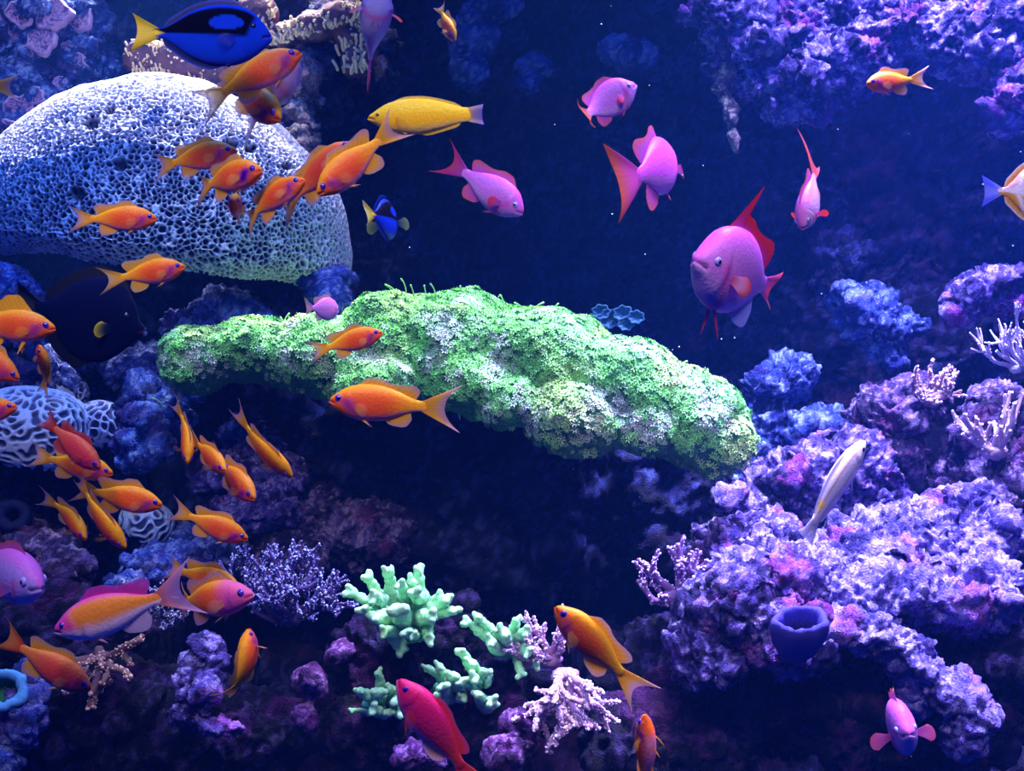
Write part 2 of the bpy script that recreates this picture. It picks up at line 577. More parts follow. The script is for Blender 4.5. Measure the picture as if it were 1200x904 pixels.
mk('mat', V, F, M_rock, star, np.broadcast_to(lin(78, 150, 96), V.shape), origin=None).location = -c0

def polyp_field(Vs, Fs, Ns, spacing, size, seed, keepfn, colfn):
    """a tuft of eight tentacles on every sampled point of the surface"""
    r = np.random.default_rng(seed)
    A, B_, C_ = Vs[Fs[:, 0]], Vs[Fs[:, 1]], Vs[Fs[:, 2]]
    ar = np.linalg.norm(np.cross(B_ - A, C_ - A), axis=1)
    n = int(ar.sum() / spacing**2)
    pick = r.choice(len(Fs), n, p=ar / ar.sum())
    a, b = r.random((2, n, 1))
    pts = A[pick] * (1 - a) * (1 - b) + Vs[Fs[pick, 1]] * a * (1 - b) + Vs[Fs[pick, 2]] * a * b + Vs[Fs[pick, 3]] * (1 - a) * b
    nn = Ns[Fs[pick, 0]] + r.normal(0, 0.22, (n, 3))
    nn /= np.linalg.norm(nn, axis=1)[:, None]
    ok = keepfn(pts, nn)
    pts, nn = pts[ok], nn[ok]
    n = len(pts)
    sz = size * r.uniform(0.7, 1.35, n)[:, None]
    ref = np.where(np.abs(nn[:, 2:3]) < 0.9, np.array([[0, 0, 1.0]]), np.array([[1.0, 0, 0]]))
    u = np.cross(nn, ref); u /= np.linalg.norm(u, axis=1)[:, None]
    v = np.cross(nn, u)
    colA, colB = colfn(pts, r)
    nt_ = 6
    VV = np.zeros((n, nt_, 6, 3)); TT = np.zeros((n, nt_, 6, 3))
    spin = r.uniform(0, 2 * PI, (n, 1))
    droop = r.uniform(-0.1, 0.45, (n, 1))
    for k in range(nt_):
        an = spin + 2 * PI * k / nt_
        rd = np.cos(an) * u + np.sin(an) * v
        tg = -np.sin(an) * u + np.cos(an) * v
        base = pts + rd * sz * 0.10 + nn * sz * 0.35
        mid = pts + rd * sz * 0.55 + nn * sz * 0.95
        tip = pts + rd * sz * 1.0 + nn * sz * (0.95 - droop)
        wb, wm = sz * 0.16, sz * 0.17
        VV[:, k, 0], VV[:, k, 1] = base - tg * wb, base + tg * wb
        VV[:, k, 2], VV[:, k, 3] = mid - tg * wm, mid + tg * wm
        VV[:, k, 4], VV[:, k, 5] = tip - tg * wm * 0.5, tip + tg * wm * 0.5
        for q in range(6):
            TT[:, k, q] = colA if q < 2 else (0.4 * colA + 0.6 * colB if q < 4 else colB)
    b0 = (np.arange(n * nt_) * 6)[:, None]
    FF = np.concatenate([b0 + np.array([[0, 1, 3, 2]]), b0 + np.array([[2, 3, 5, 4]])])
    return VV.reshape(-1, 3), FF, TT.reshape(-1, 3)

def green_cols(p, r):
    n = fbm(p * 16, 3, 91)[:, None]
    t = sstep(0.04, 0.38, n + r.normal(0, 0.12, (len(p), 1)))
    g = lin(135, 252, 96) * (1 - t) + lin(215, 232, 215) * t
    y = sstep(0.05, 0.3, fbm(p * 9, 2, 95))[:, None]
    g = g * (1 - 0.6 * y) + lin(225, 255, 130) * 0.6 * y
    jit = r.uniform(0.75, 1.15, (len(p), 1))
    return lin(90, 130, 120) * jit, g * jit

zmin = lambda p: -0.03
def keep_star(p, n):
    return (n[:, 1] < 0.55) & (n[:, 2] > -0.45 + 0.25 * noise3(p * 12, 33))
PV, PF, PT = polyp_field(V, F, Nn, 0.0041, 0.0039, 5, keep_star, green_cols)
pol = mk('polyp', PV - c0, PF, M_polyp, star, PT, smooth=False)
pol['kind'] = 'stuff'

# long thin polyp stalks that stick out above the rim
r_ = random.Random(4)
stalks = [(318, 378), (322, 372), (330, 376), (336, 378), (345, 372), (352, 380), (367, 376), (372, 380), (310, 385), (395, 372),
          (400, 374), (408, 372), (430, 352), (428, 358), (460, 338), (466, 340), (478, 334), (485, 340), (497, 338), (512, 340), (545, 344),
          (553, 348), (583, 348), (590, 350), (615, 358), (622, 362), (636, 366), (646, 366), (690, 388), (697, 390), (705, 392), (716, 402),
          (724, 404), (735, 408), (742, 406), (752, 408), (758, 410), (795, 424), (820, 440), (830, 446), (205, 400), (188, 402), (190, 470), (540, 482), (570, 490)]
for (sx, sy) in stalks:
    b = P(sx + r_.uniform(-2, 2), sy + 10, 0.2)
    h = r_.uniform(12, 26) * 0.001
    lean = r_.uniform(-1, 1)
    pts = [b + np.array([lean * h * 0.7 * t**2, -0.004 * t, h * t - 0.25 * abs(lean) * h * t**3]) for t in np.linspace(0, 1, 6)]
    Vt, Ft = capsule(pts, [0.0008, 0.0008, 0.0008, 0.0008, 0.0009, 0.0014], 5)
    mk('stalk', Vt - c0, Ft, M_polyp, star, np.broadcast_to(lin(150, 220, 120), Vt.shape))

# ------------------------------------------------------------------ boulders and outcrops
make_rock('shelf_rock', 'dark rock mass carrying the green polyp carpet', [
    (300, 480, 0.44, 110, 50, 90, 0), (430, 520, 0.44, 120, 90, 90, 0), (590, 540, 0.44, 180, 110, 100, 10), (760, 560, 0.44, 100, 90, 90, 20), (560, 640, 0.46, 200, 60, 70, 0)], 'navy', 31, 0.0065, 1.2, 1.2)
make_rock('knobby_rock', 'upright blue knobbly rock behind the left end of the green carpet', [
    (372, 335, 0.36, 16, 14, 16, 0), (388, 352, 0.36, 20, 30, 20, -20), (398, 330, 0.37, 16, 8, 12, 0)], 'blue', 32, 0.004, 0.6)
make_rock('crag', 'blue crag between the dark tang and the green carpet', [
    (262, 372, 0.36, 40, 22, 40, -10), (225, 385, 0.34, 34, 20, 40, 0), (290, 385, 0.36, 40, 22, 40, 0), (275, 352, 0.38, 16, 9, 16, 0)], 'blue', 33, 0.0032)
make_rock('crag', 'ragged blue ledge just under the dark tang', [
    (110, 424, 0.36, 40, 18, 40, 0), (160, 432, 0.34, 36, 20, 40, -8), (75, 430, 0.36, 30, 20, 30, 0), (196, 420, 0.35, 30, 18, 30, -18)], 'blue', 34, 0.0032)
make_rock('crag', 'blue pitted crag right of the oval maze coral', [
    (182, 492, 0.28, 36, 34, 40, 20), (160, 528, 0.24, 26, 20, 30, 0), (205, 465, 0.30, 24, 20, 26, 0)], 'blue', 35, 0.0032)
make_rock('crag', 'violet crag behind the long orange fish that dives below the carpet', [
    (300, 520, 0.34, 36, 26, 40, 15), (262, 556, 0.30, 34, 22, 36, 0), (320, 560, 0.32, 40, 30, 40, 0), (300, 600, 0.28, 50, 26, 40, 0)], 'violet', 36, 0.0032)
make_rock('lichen_rock', 'blue and mauve crusted rock at the left edge under the big dome', [
    (12, 352, 0.26, 34, 40, 30, 0), (28, 384, 0.26, 22, 22, 22, 0), (4, 330, 0.27, 22, 22, 22, 0)], 'blue', 37, 0.0032)
make_rock('crag', 'blue rough rock behind the yellow finned fish at the left edge', [
    (20, 428, 0.30, 44, 26, 36, 0), (58, 446, 0.32, 30, 18, 30, 0)], 'blue', 38, 0.0032)
make_rock('crag', 'dark rock base under the round maze coral', [
    (48, 560, 0.34, 70, 56, 50, 0), (110, 560, 0.34, 60, 44, 50, 0), (20, 600, 0.32, 60, 40, 40, 0)], 'navy', 39)
make_rock('crag', 'purple rock above the purple fish at the left edge', [
    (52, 640, 0.28, 40, 22, 40, 10), (75, 668, 0.26, 32, 24, 30, 0), (15, 622, 0.30, 30, 16, 30, 0)], 'mauve', 40)
make_rock('crag', 'blue lumpy rock below the small drooping maze coral', [
    (178, 668, 0.26, 34, 20, 34, 0), (205, 652, 0.28, 36, 20, 34, 0), (240, 640, 0.30, 40, 22, 34, 0), (150, 690, 0.24, 24, 16, 24, 0)], 'blue', 41, 0.0032)
make_rock('outcrop', 'blue and violet outcrop beside the curled orange fish', [
    (238, 770, 0.20, 26, 26, 26, 0), (236, 806, 0.18, 28, 22, 26, 0), (225, 835, 0.17, 20, 16, 20, 0), (262, 852, 0.16, 28, 13, 20, 5)], 'violet', 42, 0.0032, 0.8)
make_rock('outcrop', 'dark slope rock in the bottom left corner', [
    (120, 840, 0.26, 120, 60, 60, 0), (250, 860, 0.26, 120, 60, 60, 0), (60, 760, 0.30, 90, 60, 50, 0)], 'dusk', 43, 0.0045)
make_rock('fuzzy_rock', 'bright blue fuzzy rock in the bottom left corner', [
    (28, 850, 0.14, 18, 30, 18, 20), (32, 822, 0.15, 16, 16, 16, 0), (8, 890, 0.13, 14, 14, 14, 0), (30, 790, 0.17, 12, 20, 12, 0)], 'blue', 44, 0.0032, 0.7)
make_rock('crag', 'dim violet rock face with pale knobs under the carpet', [
    (375, 600, 0.36, 60, 40, 50, 10), (435, 620, 0.36, 50, 40, 50, 0), (330, 640, 0.34, 50, 30, 40, 0)], 'mauve', 45, 0.0035)
make_rock('outcrop', 'small magenta and blue rock under the lilac bush coral', [
    (362, 800, 0.20, 18, 20, 20, 0), (358, 838, 0.19, 9, 13, 12, 0), (398, 765, 0.22, 12, 10, 12, 0)], 'magenta', 46, 0.0032, 0.8)
make_rock('crag', 'dark rock carrying the green finger corals', [
    (470, 780, 0.30, 80, 60, 60, 0), (560, 800, 0.30, 90, 60, 60, 0), (500, 860, 0.24, 120, 50, 50, 0)], 'dusk', 47, 0.0045)
make_rock('crag', 'brown violet rock between the two upper green finger corals', [
    (520, 740, 0.28, 40, 34, 40, -30), (548, 770, 0.28, 26, 26, 30, 0)], 'dusk', 48, 0.004)
make_rock('outcrop', 'small magenta outcrop in the dark below the middle of the carpet', [
    (578, 652, 0.42, 34, 14, 24, -10), (600, 640, 0.42, 16, 18, 20, 0)], 'magenta', 49, 0.0032, 0.8)
make_rock('outcrop', 'magenta knob in the dark hollow under the right end of the carpet', [
    (768, 592, 0.40, 13, 12, 16, 0), (792, 612, 0.40, 18, 11, 18, 0), (808, 598, 0.42, 14, 9, 14, 0)], 'magenta', 50, 0.0032, 0.7)
make_rock('outcrop', 'purple fuzzy outcrop on the bottom edge, left of the pink tree coral', [
    (612, 850, 0.16, 20, 18, 20, 0), (600, 880, 0.14, 26, 16, 22, 0)], 'magenta', 51, 0.0032, 0.8)
make_rock('outcrop', 'low purple outcrop on the bottom edge, behind the tail of the magenta fish', [
    (486, 885, 0.14, 24, 12, 20, 0), (505, 890, 0.14, 18, 10, 16, 0)], 'magenta', 151, 0.0032, 0.8)
# upper right
make_rock('overhang', 'lilac overhanging rock at the top, left part of the upper right rocks', [
    (850, 20, 0.46, 44, 40, 50, 0), (880, 62, 0.45, 46, 30, 44, 0), (925, 40, 0.46, 50, 44, 50, 0), (838, 52, 0.45, 22, 18, 24, 0), (905, 95, 0.44, 40, 22, 36, 0)], 'violet', 52, 0.0030, 1.15)
make_rock('hanging_rock', 'narrow tongue of rock hanging below the lilac overhang', [
    (850, 98, 0.43, 9, 24, 12, 10), (855, 130, 0.43, 8, 26, 10, -8), (860, 160, 0.43, 5, 24, 7, -8)], 'cream', 53, 0.0035, 0.5)
make_rock('overhang', 'lilac shelf rock above the lone orange fish at upper right', [
    (985, 70, 0.42, 60, 26, 50, 0), (1030, 50, 0.43, 60, 26, 50, 8), (950, 92, 0.42, 40, 22, 40, 0), (1015, 20, 0.46, 60, 24, 50, 0), (930, 120, 0.43, 34, 22, 34, 0)], 'violet', 54, 0.0030, 1.2)
make_rock('overhang', 'lilac overhang in the upper right corner', [
    (1100, 40, 0.40, 66, 36, 56, 10), (1160, 30, 0.40, 66, 40, 60, 0), (1150, 70, 0.38, 60, 26, 50, 0), (1185, 110, 0.36, 34, 40, 40, 0)], 'violet', 55, 0.0030, 1.2)
# right middle
make_rock('outcrop', 'dim blue outcrop below the head-down purple fish', [
    (985, 300, 0.50, 24, 22, 30, 0), (990, 335, 0.50, 26, 22, 30, 0), (975, 275, 0.52, 20, 16, 20, 0)], 'navy', 56, 0.0032)
make_rock('outcrop', 'blue and violet outcrop right of the largest purple fish', [
    (1020, 375, 0.46, 38, 28, 36, 20), (1058, 386, 0.44, 28, 15, 26, -12), (1036, 408, 0.45, 22, 18, 22, 0), (1000, 350, 0.48, 24, 18, 24, 0)], 'blue', 57, 0.0032)
make_rock('outcrop', 'violet outcrop at the right edge above the white branching coral', [
    (1140, 350, 0.36, 30, 20, 30, -10), (1175, 325, 0.36, 42, 18, 36, -12), (1190, 350, 0.36, 34, 22, 30, 0), (1122, 362, 0.35, 14, 10, 14, 0)], 'violet', 58, 0.0032)
make_rock('boulder', 'dim blue boulder beyond the right end of the carpet', [
    (915, 452, 0.44, 40, 26, 40, -30), (945, 500, 0.42, 44, 22, 40, -15), (895, 500, 0.44, 34, 36, 40, 0), (880, 560, 0.42, 30, 50, 40, 0)], 'blue', 59, 0.0032)
# right lower reef
make_rock('boulder', 'large pale lilac boulder in the lower right reef', [
    (1062, 640, 0.20, 92, 46, 80, -8), (1130, 630, 0.22, 56, 48, 70, 20), (985, 668, 0.20, 76, 40, 66, -15), (1050, 700, 0.17, 110, 30, 60, 5), (1150, 690, 0.20, 60, 36, 60, 0)], 'lilac', 60, 0.0027, 1.1)
make_rock('boulder', 'lilac ledge rock sloping down left of the large lilac boulder', [
    (905, 690, 0.18, 66, 44, 60, -15), (860, 720, 0.18, 50, 50, 50, 0), (915, 745, 0.16, 56, 34, 46, 0), (835, 770, 0.17, 36, 34, 40, 0), (880, 650, 0.24, 60, 34, 50, -20)], 'violet', 61, 0.0030, 1.1)
make_rock('boulder', 'lilac spur running down towards the front-facing purple fish', [
    (1030, 745, 0.14, 60, 24, 40, 25), (1075, 785, 0.12, 40, 20, 34, 35), (1110, 812, 0.11, 36, 17, 30, 10), (1130, 850, 0.11, 24, 28, 26, 0), (1085, 820, 0.12, 26, 18, 24, 0)], 'lilac', 62, 0.0030)
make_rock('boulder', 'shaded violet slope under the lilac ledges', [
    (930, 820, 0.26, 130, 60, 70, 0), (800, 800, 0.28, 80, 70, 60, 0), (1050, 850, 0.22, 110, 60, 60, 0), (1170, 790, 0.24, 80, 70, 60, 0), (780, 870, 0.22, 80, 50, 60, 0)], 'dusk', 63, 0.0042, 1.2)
make_rock('boulder', 'violet crusted rock behind the slender striped fish', [
    (945, 565, 0.32, 66, 40, 60, -20), (1000, 555, 0.32, 50, 44, 50, 0), (900, 605, 0.32, 60, 36, 50, -20), (1030, 590, 0.30, 34, 26, 34, 0), (850, 640, 0.32, 60, 24, 50, -20)], 'violet', 64, 0.0030)
make_rock('boulder', 'mauve tower rock above the slender striped fish', [
    (1045, 490, 0.34, 38, 34, 40, 0), (1075, 465, 0.34, 30, 22, 34, 0), (1020, 505, 0.35, 26, 34, 34, 0), (1055, 530, 0.34, 30, 26, 34, 0)], 'mauve', 65, 0.0030)
make_rock('boulder', 'mauve pillar rock carrying branching coral at the right edge', [
    (1160, 500, 0.34, 44, 44, 40, 0), (1185, 560, 0.32, 44, 50, 44, 0), (1130, 560, 0.34, 36, 36, 36, 0), (1160, 620, 0.30, 56, 40, 44, 0)], 'mauve', 66, 0.0030)
make_rock('boulder', 'blue dim boulder behind the white branching coral', [
    (1190, 440, 0.42, 60, 36, 40, 0), (1130, 450, 0.44, 50, 26, 40, 0)], 'navy', 67, 0.006)
# top middle and left
make_rock('plate_rock', 'brown violet rock under the cream plate coral, beside the blue tang', [
    (260, 95, 0.62, 110, 30, 60, 6), (350, 95, 0.60, 60, 50, 60, 0), (400, 60, 0.62, 60, 60, 60, 0), (330, 20, 0.66, 70, 40, 60, 0)], 'wall', 68, 0.0055)
make_rock('pillar_rock', 'cream crusted pillar of rock right of the big dome', [
    (362, 78, 0.50, 16, 16, 18, 0), (352, 105, 0.50, 15, 20, 18, 15), (350, 140, 0.49, 14, 22, 18, 0), (358, 170, 0.48, 12, 22, 16, 10), (342, 158, 0.48, 12, 14, 14, 0)], 'cream', 69, 0.0032, 0.9)
make_rock('fuzzy_rock', 'dim blue tufted rock above the left purple fish at top middle', [
    (630, 75, 0.74, 22, 16, 20, 0), (622, 95, 0.74, 12, 12, 14, 0)], 'blue', 70, 0.005, 0.7)
make_rock('fuzzy_rock', 'dim blue tufted rock behind the purple fish with curled tail', [
    (738, 64, 0.70, 24, 15, 20, 0), (728, 56, 0.70, 18, 10, 16, 0)], 'blue', 71, 0.005, 0.7)
make_rock('fuzzy_rock', 'dim blue rock right of the tiny orange fish at the top', [
    (555, 45, 0.74, 24, 34, 24, 20), (575, 12, 0.74, 34, 14, 24, 0), (552, 85, 0.74, 18, 16, 20, 0)], 'blue', 72, 0.006, 0.8)

# encrusted rock face with coral discs, top left
wallrock = make_rock('encrusted_rock', 'blue encrusted rock face with pink coral discs in the top left corner', [
    (40, 40, 0.70, 80, 80, 50, 0), (90, 100, 0.70, 50, 60, 46, 0), (20, 130, 0.68, 60, 70, 50, 0), (10, 180, 0.62, 40, 50, 40, 0)], 'blue', 73, 0.0036, 0.8)
def coral_disc(px, py, Y, rp, seed):
    """low pink disc with a pale raised rim and a wrinkled face"""
    r = np.random.default_rng(seed)
    k = K(Y) * rp
    nr, na = 9, 36
    Vd, Td = [], []
    ph = r.uniform(0, 6, 4)
    for i in range(nr):
        t = i / (nr - 1)
        for j in range(na):
            a = 2 * PI * j / na
            rr = k * t * (1 + 0.10 * math.sin(3 * a + ph[0]) + 0.06 * math.sin(5 * a + ph[1]) + 0.05 * math.sin(8 * a + ph[2]))
            h = k * (0.07 + 0.05 * math.exp(-((t - 0.85) / 0.10) ** 2) - 0.35 * max(0, t - 0.88) / 0.12 + 0.03 * math.sin(11 * a + 14 * t + ph[3]) * math.sin(17 * t + 5 * a) * (0.1 < t < 0.8))
            Vd.append((rr * math.cos(a), -h, rr * math.sin(a)))
            Td.append(lin(200, 165, 210) if t > 0.8 else (lin(165, 125, 175) if r.random() > 0.4 else lin(95, 60, 115)))
    F_ = [(i * na + j, (i + 1) * na + j, (i + 1) * na + (j + 1) % na, i * na + (j + 1) % na) for i in range(nr - 1) for j in range(na)]
    return np.array(Vd), np.array(F_), np.array(Td)
def surface_hit(o, p):
    """first point of a mesh met on the way from the glass towards a point"""
    a = Vector((p[0] * 0.0, -CAM, 0.0)); d = (Vector(p) - a).normalized()
    ok, loc, nor, _ = o.ray_cast(o.matrix_world.inverted() @ a, d)
    return (np.array(o.matrix_world @ loc) if ok else None)
bpy.context.view_layer.update()
for q, (dx, dy, rp) in enumerate([(22, 14, 17), (48, 46, 18), (18, 35, 11), (60, 14, 22), (92, 20, 17), (97, 38, 7), (80, 55, 9), (88, 74, 14),
                                  (70, 96, 9), (40, 112, 12), (22, 128, 20), (2, 18, 6), (8, 152, 14), (55, 88, 5), (44, 92, 5), (30, 60, 8)]):
    Vd, Fd, Td = coral_disc(dx, dy, 0.64, rp, 100 + q)
    h = surface_hit(wallrock, P(dx, dy, 0.66))
    if h is None: continue
    od = mk('coral_disc', Vd, Fd, M_coral, wallrock, Td)
    od.location = Vector(h) - wallrock.location + Vector((0, 0.003, 0))
    od.rotation_euler = (random.Random(q).uniform(-0.3, 0.2), 0, random.Random(q + 9).uniform(-0.2, 0.2))

# ------------------------------------------------------------------ branching corals
def grow(r, p, d, length, rad, level, up, spread, out, shrink=0.72, kids=3, wob=0.25):
    n = 5
    pts = [p]
    dd = d.copy()
    for k in range(n):
        dd = dd + r.normal(0, wob, 3) * 0.5 + up * 0.08
        dd /= np.linalg.norm(dd)
        pts.append(pts[-1] + dd * length / n)
    out.append((np.array(pts), rad, level))
    if level > 0:
        for c in range(kids):
            t = pts[r.integers(2, n + 1)]
            a = dd + r.normal(0, spread, 3)
            a += up * 0.25
            a /= np.linalg.norm(a)
            grow(r, t, a, length * shrink * r.uniform(0.75, 1.15), rad * 0.72, level - 1, up, spread, out, shrink, kids, wob)

def bumpy_branch(pts, r0, r1, seed, knobs, cols, nseg=7, knob_r=0.25):
    """tapered branch studded with little raised cups"""
    b = Bag()
    t = np.linspace(0, 1, len(pts))
    tt = np.linspace(0, 1, 9)
    pp = np.stack([np.interp(tt, t, pts[:, k]) for k in range(3)], 1)
    rr = r0 + (r1 - r0) * tt
    V_, F_ = capsule(pp, rr, nseg)
    b.add(V_, F_, cols[0])
    r = np.random.default_rng(seed)
    v1, f1_ = ico(1)
    f1_ = np.concatenate([f1_, f1_[:, :1]], 1)
    for k in range(knobs):
        u = r.uniform(0.1, 1.0)
        i = min(int(u * 8), 7)
        c = pp[i] + (pp[i + 1] - pp[i]) * (u * 8 - i)
        q = r.normal(size=3); q /= np.linalg.norm(q)
        ax = pp[i + 1] - pp[i]; ax /= np.linalg.norm(ax)
        q -= ax * (q @ ax); q /= np.linalg.norm(q) + 1e-9
        rad = (r0 + (r1 - r0) * u)
        kr = max(0.0011, rad * knob_r * r.uniform(0.8, 1.5))
        b.add(v1 * kr + c + q * rad * 1.05 + ax * kr * 0.4, f1_, cols[1])
    for k in range(2):
        b.add(v1 * r1 * 0.8 + pp[-1] + r.normal(0, r1 * 0.5, 3), f1_, cols[1])
    return b.get()

def bush(name, label, px, py, Y, dirs, length, rad, level, seed, cols, spread=0.5, up=(0, -0.3, 1), knobs=8, kids=3, shrink=0.72, wob=0.25, tip=0.7, knob_r=0.25, core=True):
    Y = Y + slope(py)
    r = np.random.default_rng(seed)
    base = P(px, py, Y)
    root = empty(name, base)
    tag(root, label, 'coral')
    out = []
    for d in dirs:
        d = np.array(d, float); d /= np.linalg.norm(d)
        grow(r, base + r.normal(0, 0.004, 3), d, length * K(Y), rad * K(Y), level, np.array(up, float), spread, out, shrink, kids, wob)
    for k, (pts, rd, lv) in enumerate(out):
        V_, F_, T_ = bumpy_branch(pts, rd, rd * tip, seed * 100 + k, knobs, cols)
        mk('branch', V_ - base, F_, M_coral, root, T_)
    if core:
        v3, f3 = ico(3)
        V_ = v3 * np.array([1.5, 1.2, 0.9]) * rad * 2.0 * K(Y)
        V_ = V_ + v3 * (0.004 * fbm(V_ * 120, 3, seed))[:, None]
        mk('foot', V_, f3, M_coral, root, np.broadcast_to(cols[0], V_.shape))
    return root

LB = (lin(80, 62, 125), lin(150, 155, 230))
fan = [(a, -0.55 + 0.5 * b, c) for a, c in ((-1.0, 0.5), (-0.6, 0.9), (-0.2, 1.0), (0.25, 1.0), (0.6, 0.8), (1.0, 0.5)) for b in (0, 1)]
bush('bush_coral', 'wide lilac blue bush coral of knobbly twigs left of the green finger corals', 340, 725, 0.26, fan + [(-1, -0.6, 0), (1, -0.5, 0.1), (0, -1, 0.2), (-1, -0.4, 0.3), (1, -0.4, 0.3), (0.5, -1, 0.4), (-0.5, -1, 0.4)], 46, 4.8, 2, 5, LB, 0.6, knobs=10, kids=3, knob_r=0.34)
bush('bush_coral', 'smaller lilac bush coral between the diving orange fish and the lilac bush', 300, 690, 0.30, fan[::2], 30, 3.8, 2, 6, LB, 0.5, knobs=8, knob_r=0.34)
bush('bush_coral', 'blue tipped bush coral behind the large gold fish', 180, 735, 0.24, fan, 28, 4.2, 2, 7, (lin(85, 75, 115), lin(190, 195, 235)), 0.6, knobs=8, kids=3)
bush('soft_coral', 'brown branching coral with pale knobs under the red fish at lower left', 118, 770, 0.20, [(-0.8, -0.6, -0.3), (-0.3, -0.8, -0.7), (0.3, -0.7, -0.8), (0.6, -0.7, -0.2), (-0.9, -0.5, 0.3), (0, -0.9, 0.3), (0.8, -0.5, 0.3), (-0.6, -0.8, -0.6)], 40, 6, 1, 8,
     (lin(120, 85, 85), lin(215, 175, 150)), 0.6, up=(0, -0.3, -0.3), knobs=16, knob_r=0.35, core=False)
PK = (lin(165, 125, 170), lin(235, 210, 240))
bush('tree_coral', 'pink tree coral with drooping knobbly fronds beside the diving orange fish', 662, 792, 0.17, [(-0.7, -0.4, -1), (-0.3, -0.5, -1), (0.15, -0.6, -1), (0.55, -0.5, -0.9), (0.95, -0.5, -0.5), (-0.9, -0.3, -0.5), (0.4, -0.8, 0.0), (-0.2, -0.9, 0.1)],
     52, 5.4, 1, 9, PK, 0.5, up=(0, -0.2, -0.3), knobs=40, kids=5, knob_r=0.42)
bush('tree_coral', 'pink branching coral standing just above the drooping tree coral', 645, 775, 0.22, [(-0.7, -0.4, 0.8), (-0.2, -0.5, 1), (0.5, -0.4, 0.9), (1, -0.5, 0.4), (-1, -0.5, 0.2)], 34, 5.0, 2, 10, PK, 0.45, knobs=9, knob_r=0.32)
bush('tree_coral', 'violet pink branching coral on the left end of the lilac ledge', 792, 700, 0.22, [(-0.9, -0.4, 0.6), (-0.4, -0.5, 1), (0.2, -0.5, 1), (0.7, -0.5, 0.7), (-1, -0.5, 0.0), (0.5, -0.9, 0.1)], 36, 5.5, 2, 11,
     (lin(125, 90, 155), lin(215, 190, 240)), 0.5, knobs=9, knob_r=0.3)
bush('bush_coral', 'cream tipped stubby branching coral on top of the mauve tower rock', 1088, 470, 0.30, [(-0.8, -0.4, 0.6), (-0.2, -0.5, 1), (0.5, -0.5, 0.8), (1, -0.5, 0.2), (0.3, -0.9, -0.1), (-0.6, -0.8, 0)], 24, 4.5, 2, 12, (lin(140, 110, 140), lin(240, 215, 200)), 0.5, knobs=7)
bush('staghorn_coral', 'white thin branched staghorn coral at the right edge', 1192, 432, 0.28, [(-1, -0.3, 0.5), (-0.8, -0.4, 0.9), (-0.3, -0.4, 1), (-1, -0.4, 0.1), (0.3, -0.4, 1), (0.1, -0.7, 0.8)], 34, 3.4, 2, 13,
     (lin(190, 180, 215), lin(245, 235, 240)), 0.42, knobs=3, kids=3, tip=0.5, knob_r=0.2)
bush('staghorn_coral', 'cream tipped open staghorn coral on the mauve pillar rock', 1165, 530, 0.26, [(-1, -0.4, 0.6), (-0.6, -0.5, 1), (0.1, -0.5, 1), (0.8, -0.4, 0.9), (0.4, -0.6, 0.7), (-0.9, -0.5, 0.0)], 44, 5.2, 1, 14,
     (lin(165, 140, 165), lin(245, 225, 205)), 0.45, knobs=6, kids=3, tip=0.6)
bush('staghorn_coral', 'short pale staghorn coral beside the right end of the lilac boulder', 1170, 640, 0.22, [(-0.7, -0.5, 0.7), (0, -0.5, 1), (0.6, -0.5, 0.6), (-1, -0.6, 0)], 26, 5.0, 1, 15,
     (lin(160, 130, 160), lin(240, 220, 215)), 0.5, knobs=6, kids=3)

# green finger corals: clustered blunt lobes
GR = (lin(58, 125, 108), lin(165, 234, 178))
def finger_coral(label, lobes, foot, Y, seed):
    Y = Y + slope(740)
    base = P(foot[0], foot[1], Y)
    root = empty('finger_coral', base)
    tag(root, label, 'coral')
    r = np.random.default_rng(seed)
    V_, F_ = blob([(P(foot[0], foot[1], Y + 0.01), np.array([foot[2], 22, foot[3]]) * K(Y), 0)], 0.004, 2)
    V_ = V_ + normals(V_, F_) * (0.006 * fbm(V_ * 60, 3, seed))[:, None]
    mk('foot', V_ - base, F_, M_coral, root, np.broadcast_to(GR[0], V_.shape))
    for k, (x0, y0, x1, y1, rd, dy) in enumerate(lobes):
        a = P(x0, y0, Y); b = P(x1, y1, Y - dy)
        m = (a + b) / 2 + r.normal(0, 0.003, 3)
        q = rd * K(Y) * 1.0
        ell = []
        for t in np.linspace(0, 1, 7):
            c_ = a * (1 - t) ** 2 + 2 * m * t * (1 - t) + b * t * t
            s_ = q * (1.18 - 0.42 * t) * r.uniform(0.92, 1.06)
            ell.append((c_, np.array([s_, s_ * 0.85, s_]), 0))
        ax = (b - a) / np.linalg.norm(b - a)
        sd = np.cross(ax, r.normal(size=3)); sd /= np.linalg.norm(sd)
        for w_ in (-1, 1):                        # the end forks into two blunt points
            dr = ax + w_ * sd * r.uniform(0.5, 1.0); dr /= np.linalg.norm(dr)
            for t in (0.3, 0.7, 1.1):
                s_ = q * (0.70 - 0.22 * t) * r.uniform(0.9, 1.1)
                ell.append((b - ax * q * 0.2 + dr * q * 1.05 * t, np.full(3, s_), 0))
        V1, F1 = blob(ell, max(0.0013, q * 0.19), 4)
        V1 = V1 + normals(V1, F1) * (0.0030 * fbm(V1 * 90, 2, seed + k))[:, None]
        tt = sstep(0.0, 0.9, np.clip(((V1 - a) @ (b - a)) / ((b - a) @ (b - a)), 0, 1))
        mk('lobe', V1 - base, F1, M_coral, root, mix(np.broadcast_to(0.45 * GR[0] + 0.55 * GR[1], V1.shape), GR[1], tt))
    return root

